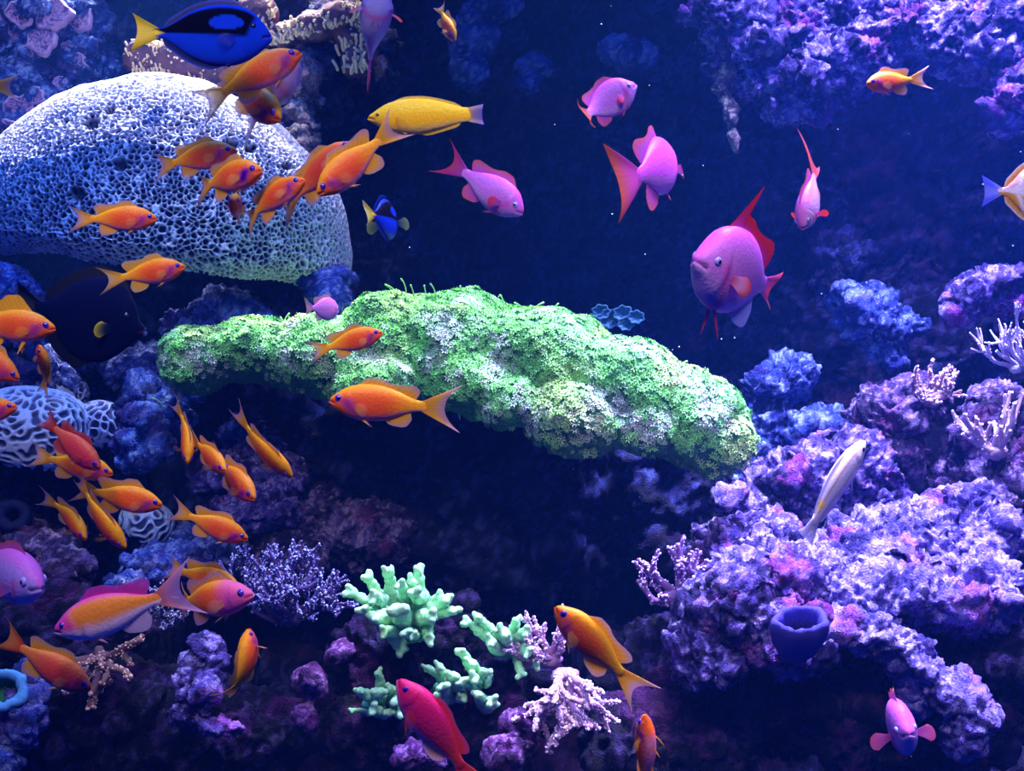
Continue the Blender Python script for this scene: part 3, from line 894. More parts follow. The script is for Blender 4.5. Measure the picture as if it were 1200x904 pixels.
finger_coral('largest green finger coral, top left of the green group', [
    (465, 722, 412, 695, 9, 0.03), (455, 715, 432, 678, 8, 0.02), (462, 712, 455, 672, 9, 0.02), (475, 708, 482, 682, 8, 0.03), (488, 715, 490, 672, 9, 0.01),
    (470, 725, 440, 724, 10, 0.05), (460, 730, 428, 716, 9, 0.05), (475, 725, 468, 716, 12, 0.06), (448, 705, 438, 700, 9, 0.05), (490, 722, 505, 722, 10, 0.05),
    (500, 715, 522, 704, 9, 0.03), (505, 720, 530, 716, 8, 0.03), (498, 730, 503, 748, 8, 0.04), (470, 738, 450, 740, 8, 0.05), (478, 740, 476, 742, 7, 0.06),
    (505, 712, 515, 700, 7, 0.02), (480, 700, 470, 686, 8, 0.05), (495, 700, 486, 694, 8, 0.05), (486, 740, 485, 745, 6, 0.05), (462, 745, 470, 760, 9, 0.02)],
    (475, 728, 36, 28), 0.20, 201)
finger_coral('green finger coral at the right of the green group, upper one', [
    (580, 752, 547, 730, 7, 0.03), (582, 748, 561, 725, 7, 0.03), (585, 750, 583, 738, 7, 0.04), (595, 752, 590, 742, 9, 0.04), (600, 748, 605, 728, 7, 0.02),
    (605, 752, 615, 742, 8, 0.03), (608, 760, 618, 764, 8, 0.03), (615, 765, 628, 778, 6, 0.02), (606, 770, 610, 790, 6, 0.03), (590, 762, 575, 752, 8, 0.05)],
    (594, 758, 24, 14), 0.22, 202)
finger_coral('narrow green finger coral at the middle of the green group', [
    (558, 790, 542, 765, 7, 0.03), (560, 790, 552, 778, 8, 0.04), (565, 795, 568, 788, 8, 0.04), (562, 798, 556, 795, 8, 0.05), (568, 800, 572, 795, 6, 0.03)],
    (563, 796, 16, 12), 0.21, 203)
finger_coral('green finger coral just right of the magenta fish head', [
    (522, 805, 500, 784, 6, 0.02), (524, 800, 515, 782, 7, 0.03), (528, 805, 530, 793, 9, 0.04), (535, 808, 540, 800, 8, 0.04), (530, 815, 512, 818, 8, 0.03),
    (540, 815, 541, 818, 7, 0.03), (524, 812, 520, 806, 8, 0.05)], (528, 810, 20, 14), 0.20, 204)
finger_coral('small green finger coral below the narrow one', [
    (565, 822, 553, 806, 6, 0.03), (566, 824, 560, 815, 7, 0.04), (570, 825, 576, 822, 8, 0.04), (568, 830, 578, 828, 6, 0.03)], (567, 825, 12, 9), 0.20, 205)
finger_coral('green finger coral lowest left, partly behind the magenta fish', [
    (440, 825, 422, 812, 7, 0.03), (442, 815, 443, 790, 6, 0.02), (445, 820, 444, 812, 9, 0.04), (445, 832, 438, 832, 8, 0.04), (462, 828, 458, 808, 7, 0.03),
    (465, 830, 465, 822, 9, 0.04), (470, 832, 470, 834, 8, 0.04), (430, 836, 413, 834, 4, 0.02), (452, 835, 456, 836, 6, 0.04)], (452, 828, 28, 10), 0.19, 206)

# cream plate coral: rows of small finger tips on the brown rock at the top
def knob_row(points, Y, seed, rad=2.0, h=7, n_per=1, jit=4, lean=(0, -0.6, 0.8)):
    b = Bag(); r = np.random.default_rng(seed)
    for (x, y) in points:
        for k in range(n_per):
            p = P(x + r.normal(0, jit), y + r.normal(0, jit * 0.7), Y)
            d = np.array(lean, float) + r.normal(0, 0.45, 3); d /= np.linalg.norm(d)
            L = h * r.uniform(0.6, 1.3) * K(Y)
            q = d + r.normal(0, 0.5, 3)
            pts = np.array([p, p + d * L * 0.5, p + d * L * 0.8 + q * L * 0.15, p + d * L + q * L * 0.3])
            V_, F_ = capsule(pts, rad * K(Y) * np.array([1, 0.9, 0.95, 0.9]), 6)
            b.add(V_, F_, lin(225, 205, 170) * r.uniform(0.85, 1.1))
    return b.get()
def plate_coral(label, spine, width, Y, seed, pts, **kw):
    V_, F_ = blob([(P(x, y, Y), np.array([rx, 24, rz]) * K(Y), t) for (x, y, rx, rz, t) in spine], 0.004, 4)
    V_ = rockify(V_, F_, seed, 0.5)
    c = V_.mean(0)
    o_ = mk('plate_coral', V_, F_, M_coral, None, np.broadcast_to(lin(95, 70, 85), V_.shape), origin=c)
    tag(o_, label, 'coral')
    Vk, Fk, Tk = knob_row(pts, Y - 24 * K(Y) * 0.75, seed, **kw)
    k_ = mk('finger_tips', Vk - c, Fk, M_coral, o_, Tk)
    k_['kind'] = 'stuff'
    return o_
rr_ = np.random.default_rng(3)
plate_coral('cream finger plate coral on the brown rock under the blue tang', [(215, 78, 60, 24, 8), (265, 92, 50, 22, 10), (175, 70, 26, 18, 0)], 0, 0.52, 301,
            [(155 + rr_.uniform(0, 130), 52 + rr_.uniform(0, 58)) for _ in range(420)], jit=2, rad=1.5, h=8)
plate_coral('cream scalloped rim coral running right from the blue tang snout', [(330, 42, 24, 11, -8), (365, 33, 28, 11, -14), (400, 20, 26, 12, -22), (300, 18, 22, 22, 0)], 0, 0.50, 302,
            [(300 + t * 120, 47 - 34 * t ** 1.3 + rr_.uniform(-7, 8)) for t in np.linspace(0, 1, 260)] + [(285 + rr_.uniform(0, 35), rr_.uniform(0, 30)) for _ in range(20)], jit=2, rad=2.0, h=7)
plate_coral('cream ragged coral behind the tail of the fish seen from below', [(410, 40, 16, 18, 0), (418, 70, 12, 14, 20)], 0, 0.52, 303,
            [(400 + rr_.uniform(0, 30), 15 + rr_.uniform(0, 70)) for _ in range(90)], jit=3, rad=2.0, h=8)

# teal rosette corals behind the carpet
ros = empty('rosette_coral', P(720, 376, 0.5))
tag(ros, 'dim teal rosette coral in the dark behind the right half of the carpet', 'coral')
for q, (x, y, rp) in enumerate([(714, 374, 13), (704, 366, 10), (730, 368, 11), (733, 380, 9), (745, 372, 9)]):
    na, nr = 40, 7
    Vd, Td = [], []
    for i in range(nr):
        t = i / (nr - 1)
        for j in range(na):
            a = 2 * PI * j / na
            rr = rp * K(0.5) * t * (1 + 0.12 * math.sin(7 * a + q))
            h = rp * K(0.5) * (0.5 * t**2 + 0.12 * t * math.sin(20 * a))
            Vd.append((rr * math.cos(a), -h, rr * math.sin(a) * 0.8)); Td.append(lin(70, 120, 150))
    F_ = [(i * na + j, (i + 1) * na + j, (i + 1) * na + (j + 1) % na, i * na + (j + 1) % na) for i in range(nr - 1) for j in range(na)]
    od = mk('rosette', np.array(Vd), np.array(F_), M_coral, ros, np.array(Td))
    od.location = Vector(P(x, y, 0.5 - 0.003 * q) - P(720, 376, 0.5))
    so = od.modifiers.new('thickness', 'SOLIDIFY'); so.thickness = 0.0015

# cup coral at bottom left and dark tube sponge at the left edge
def cup(name, label, cat, px, py, Y, rx, rz, wall, depth, tilt, cols, seed, fold=0.0):
    Y = Y + slope(py)
    na = 40
    prof = [(0.0, 0.75), (0.35, 0.75), (0.62, 0.62), (1 - wall * 1.4, 0.1), (1 - wall, -0.02), (1 - wall * 0.4, -0.06), (1.0, 0.02), (1.02, 0.2), (0.9, 0.6), (0.6, 1.0), (0.0, 1.05)]
    Vd, Td = [], []
    for i, (t, h) in enumerate(prof):
        for j in range(na):
            a = 2 * PI * j / na
            f = 1 + fold * math.sin(5 * a + seed) + 0.5 * fold * math.sin(9 * a)
            Vd.append((rx * K(Y) * t * f * math.cos(a), depth * K(Y) * h, rz * K(Y) * t * f * math.sin(a)))
            Td.append(cols[0] if i < 3 else cols[1])
    F_ = [(i * na + j, (i + 1) * na + j, (i + 1) * na + (j + 1) % na, i * na + (j + 1) % na) for i in range(len(prof) - 1) for j in range(na)]
    V_ = np.array(Vd)
    V_ = V_ + normals(V_, np.array(F_)) * (0.003 * fbm(V_ * 150 + seed, 3, seed))[:, None]
    o_ = mk(name, V_, np.array(F_), M_coral, None, np.array(Td))
    o_.location = P(px, py, Y)
    o_.rotation_euler = tilt
    tag(o_, label, cat)
    return o_
cup('cup_coral', 'teal rimmed cup coral with a green hollow at the left edge', 'coral', 4, 808, 0.12, 28, 24, 0.34, 26, (-0.35, 0.2, 0.0), (lin(40, 120, 70), lin(90, 160, 210)), 3, 0.05)
cup('tube_sponge', 'dark navy tube sponge mouth under the round maze coral', 'sponge', 14, 604, 0.22, 20, 18, 0.45, 40, (-0.1, 0, 0.1), (lin(6, 8, 24), lin(36, 42, 92)), 4, 0.02)
cup('reflection_cup', 'smooth dusky violet cup with a dark mouth, standing for a glass reflection over the lilac ledge', 'sponge', 938, 726, 0.062, 34, 24, 0.26, 54, (-1.02, -0.1, 0.1), (lin(8, 8, 30), lin(66, 58, 160)), 5, 0.05)  # made-up cup in place of a blurred reflection in the glass

# sprig of yellow green algae low down at the left
sp = Bag(); r = np.random.default_rng(12)
for k in range(12):
    a = P(170 + 14 * k / 11 + r.uniform(-2, 2), 882 - 9 * k / 11 + r.uniform(-2, 2), 0.12)
    v1, f1_ = ico(1); f1_ = np.concatenate([f1_, f1_[:, :1]], 1)
    sp.add(v1 * np.array([0.003, 0.002, 0.0022]) * r.uniform(0.6, 1.2) + a, f1_, lin(150, 210, 90))
Vs, Fs, Ts = sp.get(); c = Vs.mean(0)
tag(mk('algae_sprig', Vs, Fs, M_polyp, None, Ts, origin=c), 'tiny yellow green algae sprig on the dark rock at bottom left', 'algae')

# drifting specks in the water
sp = Bag(); r = np.random.default_rng(15)
for (x, y) in [(716, 7), (761, 100), (730, 130), (650, 146), (1008, 15), (1065, 157), (1196, 178), (1152, 216), (1187, 288), (1098, 311), (800, 205), (824, 194), (756, 298), (762, 160), (672, 550), (732, 778), (480, 290), (1153, 236), (910, 800), (65, 626)] + \
              [(r.uniform(450, 1190), r.uniform(10, 420)) for _ in range(14)]:
    v1, f1_ = ico(1); f1_ = np.concatenate([f1_, f1_[:, :1]], 1)
    sp.add(v1 * 0.0009 * r.uniform(0.5, 1.1) * np.array([1.3, 1, 1.0]) + P(x, y, r.uniform(0.0, 0.3)), f1_, lin(230, 235, 255))
Vs, Fs, Ts = sp.get()
tag(mk('drifting_specks', Vs, Fs, M_speck, None), 'tiny pale specks drifting in the dark water', 'particles', kind='stuff')

# ------------------------------------------------------------------ the water: thin blue haze
m = bpy.data.materials.new('water_haze')
m.use_nodes = True
nt = m.node_tree
nt.nodes.remove(nt.nodes['Principled BSDF'])
vs = N(nt, 'ShaderNodeVolumeScatter', Density=0.055, Anisotropy=0.3)
vs.inputs['Color'].default_value = (0.04, 0.18, 1.0, 1)
nt.links.new(vs.outputs[0], nt.nodes['Material Output'].inputs['Volume'])
bx = np.array([(x, y, z) for x in (-1.6, 1.6) for y in (-1.25, 1.5) for z in (-1.1, 1.3)], float)
bf = np.array([(0, 1, 3, 2), (4, 6, 7, 5), (0, 4, 5, 1), (2, 3, 7, 6), (0, 2, 6, 4), (1, 5, 7, 3)])
tag(mk('water', bx, bf, m, smooth=False), kind='structure')

# ------------------------------------------------------------------ fish
# everything is built straight along -X in units of the body length (snout at 0, tail root at -1), then bent and placed
SPEC = {
    'anthias': dict(
        s=[0, .03, .08, .16, .28, .42, .58, .72, .85, .94, 1.0],
        top=[0.0, .045, .080, .125, .165, .180, .165, .128, .080, .058, .056],
        bot=[-.012, -.040, -.072, -.112, -.150, -.165, -.150, -.110, -.068, -.052, -.052],
        wid=[0.0, .026, .050, .075, .090, .090, .075, .052, .030, .018, .014],
        eye=(.115, .035, .040), tail=dict(len=.21, fork=.18, span=.22, pw=1.6), dorsal=(.30, .90), anal=(.60, .86)),
    'male': dict(
        s=[0, .03, .08, .16, .28, .42, .58, .72, .85, .94, 1.0],
        top=[0.0, .055, .105, .160, .205, .218, .195, .148, .092, .066, .062],
        bot=[-.020, -.055, -.090, -.135, -.178, -.192, -.172, -.125, -.075, -.058, -.056],
        wid=[0.0, .034, .065, .095, .112, .110, .090, .060, .034, .020, .016],
        eye=(.135, .045, .040), tail=dict(len=.21, fork=.25, span=.26, pw=1.6), dorsal=(.26, .90), anal=(.60, .86)),
    'tang': dict(
        s=[0, .03, .08, .16, .28, .42, .58, .72, .84, .93, 1.0],
        top=[0.0, .055, .115, .180, .228, .240, .218, .165, .090, .046, .042],
        bot=[-.030, -.065, -.110, -.165, -.220, -.238, -.218, -.165, -.090, -.046, -.042],
        wid=[0.0, .028, .048, .068, .080, .080, .068, .048, .028, .016, .014],
        eye=(.155, .075, .026), tail=dict(len=.16, fork=.05, span=.17, pw=1.5), dorsal=(.20, .93), anal=(.40, .93)),
    'disc': dict(
        s=[0, .04, .09, .16, .28, .42, .58, .72, .84, .93, 1.0],
        top=[0.0, .040, .080, .190, .300, .345, .320, .240, .120, .056, .050],
        bot=[-.030, -.062, -.100, -.180, -.290, -.335, -.315, -.235, -.120, -.056, -.050],
        wid=[0.0, .024, .042, .068, .088, .090, .078, .055, .032, .018, .014],
        eye=(.20, .10, .026), tail=dict(len=.20, fork=.04, span=.18, pw=1.5), dorsal=(.18, .93), anal=(.42, .93)),
    'wrasse': dict(
        s=[0, .03, .08, .16, .28, .42, .58, .72, .85, .94, 1.0],
        top=[0.0, .032, .060, .095, .128, .142, .138, .115, .085, .072, .070],
        bot=[-.010, -.030, -.055, -.090, -.122, -.138, -.132, -.108, -.080, -.068, -.066],
        wid=[0.0, .026, .045, .062, .074, .076, .068, .050, .034, .022, .018],
        eye=(.115, .022, .026), tail=dict(len=.14, fork=.015, span=.10, pw=2.0), dorsal=(.24, .93), anal=(.50, .92)),
}

OR, YE, RD = lin(248, 100, 16), lin(255, 190, 14), lin(215, 46, 34)
PU, LA, MG = lin(135, 28, 140), lin(225, 150, 205), lin(200, 40, 150)

def skin_female(u, v, o):
    c = mix(np.broadcast_to(OR, u.shape + (3,)), YE, np.clip(0.75 * sstep(0.35, 1.0, v) + 0.7 * sstep(0.55, 1.0, u), 0, 1))
    c = mix(c, RD, (0.55 * sstep(0.5, -0.1, v) * (1 - sstep(0.5, 0.8, u)) * sstep(0.2, 0.35, u)) * o.get('red', 0.6))
    c = mix(c, LA, 0.6 * sstep(-0.55, -0.95, v) * sstep(0.15, 0.3, u))
    pat = np.exp(-(((u - 0.20 - 0.10 * (-v)) / 0.085) ** 2)) * sstep(0.45, 0.05, v) * sstep(-0.9, -0.5, v)
    c = mix(c, PU, np.clip(0.85 * pat, 0, 1) * o.get('cheek', 1.0))
    c = mix(c, lin(222, 84, 170), o.get('pink', 0.0) * sstep(0.48, 0.25, u))
    r = o.get('redden', 0.0)
    return c * (1 - r) + (0.75 * RD + 0.25 * PU) * r

def skin_gold(u, v, o):
    """large fish: gold flank, pink head and back, pale lilac belly"""
    c = np.broadcast_to(lin(245, 140, 40), u.shape + (3,))
    c = mix(c, lin(235, 70, 175), np.clip(sstep(0.30, 0.16, u + 0.05 * v) + 0.9 * sstep(0.72, 0.98, v), 0, 1))
    c = mix(c, lin(240, 205, 235), 0.95 * sstep(-0.10, -0.50, v))
    return c

def skin_male(u, v, o):
    c = np.broadcast_to(lin(*o.get('body', (205, 120, 225))), u.shape + (3,))
    c = mix(c, lin(225, 60, 180), 0.55 * sstep(0.35, 0.95, v))
    c = mix(c, lin(200, 185, 240), 0.55 * sstep(-0.2, -0.8, v))
    pat = np.exp(-(((u - 0.22 + 0.10 * v) / 0.045) ** 2)) * sstep(0.3, 0.0, v)
    return mix(c, lin(220, 40, 150), 0.55 * pat)

def skin_magenta(u, v, o):
    c = np.broadcast_to(lin(230, 30, 110), u.shape + (3,))
    c = mix(c, lin(225, 60, 40), 0.8 * sstep(0.45, 0.95, u))
    c = mix(c, lin(235, 150, 215), 0.8 * sstep(-0.4, -0.85, v))
    return mix(c, lin(150, 20, 130), 0.5 * np.exp(-(((u - 0.25) / 0.09) ** 2)) * sstep(0.4, -0.2, v))

def skin_bluetang(u, v, o):
    blue = lin(14, 56, 205)
    c = np.broadcast_to(blue, u.shape + (3,))
    band = sstep(-0.12, -0.02, v - 0.15 * (u - 0.5)) * sstep(0.92, 0.80, v) * sstep(0.17, 0.22, u + 0.07 * v)
    oval = sstep(1.1, 0.9, ((u - 0.38) / 0.15) ** 2 + ((v - 0.36 + 0.12 * (u - 0.38)) / 0.24) ** 2)
    band = band * (1 - oval)
    c = mix(c, lin(3, 4, 14), band)
    c = mix(c, lin(60, 50, 120), 0.5 * sstep(-0.80, -1.0, v))
    return mix(c, lin(250, 215, 30), sstep(0.90, 0.97, u - 0.10 * np.abs(v)) * sstep(0.95, 0.55, np.abs(v)))

def skin_darktang(u, v, o):
    n = np.broadcast_to(lin(7, 11, 44), u.shape + (3,))
    return mix(n, lin(80, 100, 150), sstep(0.035, 0.01, u))

def skin_wrasse(u, v, o):
    c = mix(np.broadcast_to(lin(255, 215, 4), u.shape + (3,)), lin(255, 175, 10), 0.6 * sstep(0.5, -0.2, v))
    return mix(c, lin(225, 205, 150), 0.6 * sstep(-0.5, -0.9, v))

def skin_butterfly(u, v, o):
    c = np.broadcast_to(lin(235, 225, 235), u.shape + (3,))
    c = mix(c, lin(235, 165, 20), sstep(-0.15, -0.25, v))
    c = mix(c, lin(225, 170, 175), sstep(0.2, 0.4, v))
    band = np.exp(-(((u - 0.80 + 0.12 * np.abs(v)) / 0.035) ** 2))
    return mix(c, lin(250, 235, 240), band)

def skin_striped(u, v, o):
    c = np.broadcast_to(lin(215, 205, 240), u.shape + (3,))
    st = sstep(0.75, 0.95, np.cos(v * 8.5)) * sstep(0.05, 0.12, u)
    c = mix(c, lin(190, 130, 70), 0.85 * st)
    return mix(c, lin(245, 200, 40), np.exp(-(((u - 0.84) / 0.05) ** 2)) * sstep(0.3, 0.7, v))

def make_fish(name, label, sp, skin, snout, tail, Y=-0.25, dY=0.0, up=(0, 0, 1), roll=0.0, bend=0.0, group=None, fins=(0.9, 0.55), skin_mat=None,
              fin_cols=None, eye_mat=None, dorsal_h=1.0, pect_out=0.5, spread=1.0, filament=0.0, tail_mul=1.0, redden=0.0, seed=None, pelvic=1.0, res=(44, 28), **opts):
    S = SPEC[sp]
    opts['redden'] = redden
    r = np.random.default_rng(seed if seed is not None else abs(int(snout[0] * 7 + snout[1])))
    ns, na = res
    fc = fin_cols or (lin(255, 165, 16), lin(252, 190, 40), lin(225, 170, 190))       # root, middle, edge
    dm, wm = opts.get('depth', 1.12), opts.get('width', 1.15)
    mul = dict(top=dm, bot=dm, wid=wm)
    prof = lambda key, x: hermite(S['s'], S[key], np.clip(x, 0, 1)) * (mul[key] if key == 'wid' else 1 + (mul[key] - 1) * sstep(0.0, 0.2, x) * sstep(1.05, 0.8, x))
    # ---- the bent spine
    fine = np.linspace(-0.05, 2.2, 400)
    th = bend * np.clip((fine - 0.22) / 0.95, 0, 1.4) ** 1.4
    stp = fine[1] - fine[0]
    cx = np.concatenate([[0], np.cumsum(-np.cos(th[:-1]) * stp)])
    cy = np.concatenate([[0], np.cumsum(np.sin(th[:-1]) * stp)])
    i0 = np.searchsorted(fine, 0)
    cx -= cx[i0]; cy -= cy[i0]
    def warp(Q):
        Q = np.asarray(Q, float)
        s = -Q[..., 0]
        t = np.interp(s, fine, th)
        return np.stack([np.interp(s, fine, cx) + np.sin(t) * Q[..., 1], np.interp(s, fine, cy) + np.cos(t) * Q[..., 1], Q[..., 2]], -1)
    tl = S['tail']
    Ltail = 1 + (tl['len'] + 0.55 * tl['fork']) * tail_mul
    # ---- placement: the chord from snout to tail tip is laid between two points of the scene
    A = P(snout[0], snout[1], Y)
    B_ = P(tail[0], tail[1], Y + dY)
    chord = A - B_
    ltip = warp(np.array([[-Ltail, 0, 0]]))[0]
    lc = -ltip
    scale = np.linalg.norm(chord) / np.linalg.norm(lc)
    def basis(f, upv):
        f = f / np.linalg.norm(f)
        l = np.cross(upv, f); l /= np.linalg.norm(l)
        return np.stack([f, l, np.cross(f, l)], 1)
    Rw = basis(chord, np.array(up, float))
    a = math.radians(roll)
    Rr = np.array([[1, 0, 0], [0, math.cos(a), -math.sin(a)], [0, math.sin(a), math.cos(a)]])
    Rl = basis(lc, np.array([0, 0, 1.0]))
    R = Rw @ Rr @ Rl.T
    mid = warp(np.array([[-0.45, 0, 0]]))[0]
    root = empty(name, A + R @ (mid * scale))
    M = Matrix([list(R[i] * scale) + [0] for i in range(3)] + [[0, 0, 0, 1]])
    root.matrix_world = Matrix.Translation(Vector(A + R @ (mid * scale))) @ Matrix([list(R[i]) + [0] for i in range(3)] + [[0, 0, 0, 1]])
    tag(root, label, 'fish', group)
    tr = lambda Q: (warp(Q) - mid) * scale
    # ---- body
    st = np.concatenate([np.linspace(0, 1, ns) ** 1.35, [1.03]])
    V, T = [], []
    for k, s in enumerate(st):
        tp, bt, wd = prof('top', s), prof('bot', s), prof('wid', s)
        if k == ns: tp, bt, wd = tp * 0.5, bt * 0.5, wd * 0.3
        ang = np.arange(na) * 2 * PI / na
        zc, hh = (tp + bt) / 2, (tp - bt) / 2
        sy = np.sign(np.cos(ang)) * np.abs(np.cos(ang)) ** 0.92
        z = zc + hh * np.sin(ang)
        y = wd * sy
        v = np.sin(ang)
        # gill cover edge, mouth slit, brow
        gill = np.exp(-((s - (0.255 - 0.05 * v ** 2)) / 0.012) ** 2) * (np.abs(v) < 0.8)
        y = y * (1 - 0.07 * gill + 0.05 * np.exp(-((s - 0.215) / 0.03) ** 2))
        mouth = np.exp(-((z - (0.004 - 0.30 * s)) / 0.010) ** 2) * (s < 0.075)
        y = y * (1 - 0.35 * mouth)
        V.append(np.stack([np.full(na, -s) + 0.012 * mouth * (-1), y, z], 1))
        c = skin(np.full(na, s), v, opts)
        T.append(c * (1 - 0.5 * mouth[:, None]) + lin(90, 25, 80) * 0.5 * mouth[:, None])
    F = []
    for k in range(len(st) - 1):
        for j in range(na):
            q = (j + 1) % na
            F.append((k * na + j, k * na + q, (k + 1) * na + q, (k + 1) * na + j))
    F = np.array(F)[:, ::-1]
    mk('body', tr(np.vstack(V)), F, skin_mat or M_skin, root, np.vstack(T))
    # ---- fins
    def sheet(part, base, tip, rows, th0, cols, curve=0.0, edge_alpha=None, out=None, alpha=None):
        n = len(base)
        t = np.linspace(0, 1, rows)[:, None, None]
        G = base[None] * (1 - t) + tip[None] * t
        if out is not None:
            G = G + out[None] * (t * (1 - t) * 4 * curve)
        nrm = np.cross(np.gradient(G, axis=1), np.gradient(G, axis=0))
        nrm /= np.linalg.norm(nrm, axis=2)[..., None] + 1e-9
        ray = (np.arange(n) % 2 * 2 - 1)[None, :, None]
        thk = th0 * (1 - 0.85 * t) * (1 + 0.30 * ray)
        thk[:, 0] *= 0.3; thk[:, -1] *= 0.3
        up_, dn = G + nrm * thk, G - nrm * thk
        VV = np.concatenate([up_.reshape(-1, 3), dn.reshape(-1, 3)])
        tt = t[..., 0]
        col = np.where(tt[..., None] < 0.5, cols[0] * (1 - 2 * tt[..., None]) + cols[1] * 2 * tt[..., None], cols[1] * (2 - 2 * tt[..., None]) + cols[2] * (2 * tt[..., None] - 1))
        col = np.broadcast_to(col, (rows, n, 3)) * (1 + 0.06 * ray)
        fa_ = alpha or fins
        al = fa_[0] + (fa_[1] - fa_[0]) * tt ** 1.5
        al = np.broadcast_to(al, (rows, n))
        if edge_alpha is not None: al = np.maximum(al, edge_alpha)
        C4 = np.concatenate([col, al[..., None]], 2).reshape(-1, 4)
        ii = np.arange(rows * n).reshape(rows, n)
        f = np.stack([ii[:-1, :-1], ii[:-1, 1:], ii[1:, 1:], ii[1:, :-1]], -1).reshape(-1, 4)
        mk(part, tr(VV), np.concatenate([f, f[:, ::-1] + rows * n]), M_fin, root, np.concatenate([C4, C4]))
    th0 = 0.006
    fcol = lambda k, d: opts.get(k, d)
    # tail
    n = 27
    u = np.linspace(-1, 1, n)
    tz = hermite(S['s'], S['top'], np.array([1.0]))[0]
    base = np.stack([np.full(n, -0.965), np.zeros(n), u * tz * 0.9], 1)
    ln = (opts.get('tail_len', tl['len']) + opts.get('tail_fork', tl['fork']) * np.abs(u) ** tl['pw']) * tail_mul
    tip = np.stack([-1 - ln, 0.02 * np.sin(u * 3), np.sign(u) * np.abs(u) ** 0.85 * tl['span'] * tail_mul * spread], 1)
    if opts.get('tail_tilt'):
        tip[:, 2] += opts['tail_tilt'] * ln
    sheet('tail_fin', base, tip, 9, 0.009, fcol('tail_cols', fc), edge_alpha=0.95 * (np.abs(u) ** 3)[None, :])
    # dorsal
    a0, b0 = S['dorsal']
    n = 25
    s = np.linspace(a0, b0, n)
    q = np.linspace(0, 1, n)
    if sp in ('tang', 'disc'):
        h = dorsal_h * 0.085 * sstep(0, 0.15, q) * (1 + 0.35 * q) * sstep(1.05, 0.9, q)
        sweep = 0.35
    elif sp == 'wrasse':
        h = dorsal_h * 0.045 * sstep(0, 0.2, q) * sstep(1.08, 0.85, q)
        sweep = 0.7
    else:
        h = dorsal_h * (0.085 * sstep(0, 0.12, q) * (1 - 0.3 * sstep(0.3, 0.5, q)) + 0.075 * np.exp(-((q - 0.82) / 0.16) ** 2) - 0.06 * sstep(0.93, 1.0, q))
        h = h + filament * np.exp(-((q - 0.13) / 0.045) ** 2)
        sweep = 0.8
    tz_ = prof('top', s)
    base = np.stack([-s, np.zeros(n), tz_ - 0.012], 1)
    tip = np.stack([-s - sweep * h * (0.6 + 0.9 * q), np.zeros(n), tz_ + h * (1 - 0.25 * q)], 1)
    sheet('dorsal_fin', base, tip, 6, th0, fcol('dorsal_cols', fc))
    # anal
    a0, b0 = S['anal']
    n = 17
    s = np.linspace(a0, b0, n); q = np.linspace(0, 1, n)
    if sp in ('tang', 'disc'):
        h = dorsal_h * 0.080 * sstep(0, 0.2, q) * (1 + 0.25 * q) * sstep(1.05, 0.9, q); sweep = 0.4
    elif sp == 'wrasse':
        h = dorsal_h * 0.045 * sstep(0, 0.2, q) * sstep(1.08, 0.85, q); sweep = 0.7
    else:
        h = 0.125 * dorsal_h * (0.35 + 0.65 * np.exp(-((q - 0.45) / 0.35) ** 2)) * sstep(1.06, 0.8, q) * sstep(-0.08, 0.1, q); sweep = 1.1
    bz = prof('bot', s)
    base = np.stack([-s, np.zeros(n), bz + 0.012], 1)
    tip = np.stack([-s - sweep * h * (0.5 + 0.7 * q), np.zeros(n), bz - h], 1)
    sheet('anal_fin', base, tip, 6, th0, fcol('anal_cols', fc))
    # paired fins
    for sd in (1, -1):
        n = 13
        f = np.linspace(-1, 1, n)
        s0 = 0.29
        w0 = prof('wid', np.array([s0]))[0]
        po = pect_out if not isinstance(pect_out, tuple) else pect_out[0 if sd > 0 else 1]
        L = opts.get('pect_len', 0.17) * (1 - 0.35 * np.abs(f) ** 2.2)
        fa = f * 0.42 - 0.25
        base = np.stack([np.full(n, -s0), np.full(n, sd * w0 * 0.93), -0.045 + f * 0.028], 1)
        tip = base + np.stack([-L * np.cos(fa) * math.cos(po), sd * L * math.sin(po) * np.ones(n), L * np.sin(fa)], 1)
        sheet('pectoral_fin', base, tip, 6, 0.003, fcol('pect_cols', (fc[0] * 0.8 + fc[2] * 0.2, fc[1] * 0.8 + fc[2] * 0.2, fc[1] * 0.4 + fc[2] * 0.6)), curve=0.015, out=np.array([0, sd * 1.0, 0.0]), alpha=opts.get('pect_alpha', (0.32, 0.06)))
        if pelvic > 0 and sp != 'disc':
            n = 9
            f = np.linspace(0, 1, n)
            s1 = 0.33 + 0.05 * f
            bz = prof('bot', s1)
            base = np.stack([-s1, np.full(n, sd * 0.022), bz + 0.015], 1)
            L = pelvic * 0.20 * (1 - 0.75 * f)
            dz = opts.get('pelvic_drop', 0.40)
            tip = base + np.stack([-L * (0.9 - 0.5 * dz), sd * L * 0.25, -L * dz], 1)
            sheet('pelvic_fin', base, tip, 5, 0.004, fcol('pelvic_cols', fc))
        # eye and pupil
        es, ez, er = S['eye']
        er = er * opts.get('eye_mul', 1.0)
        ew = prof('wid', np.array([es]))[0]
        tp, bt = prof('top', np.array([es]))[0], prof('bot', np.array([es]))[0]
        zz = (ez - (tp + bt) / 2) / ((tp - bt) / 2)
        ew = ew * math.sqrt(max(0.05, 1 - zz * zz))
        v2, f2 = ico(3)
        f2 = np.concatenate([f2, f2[:, :1]], 1)
        ec = np.array([-es, sd * (ew - er * 0.25), ez])
        e = mk('eye', tr(v2 * np.array([er, er * 0.62, er]) + ec), f2, eye_mat or M_eye_female, root)
        pc = ec + np.array([0, sd * er * 0.36, 0])
        v2, f2 = ico(2)
        f2 = np.concatenate([f2, f2[:, :1]], 1)
        mk('pupil', tr(v2 * np.array([er * 0.58, er * 0.34, er * 0.58]) + pc), f2, M_pupil, e)
    return root

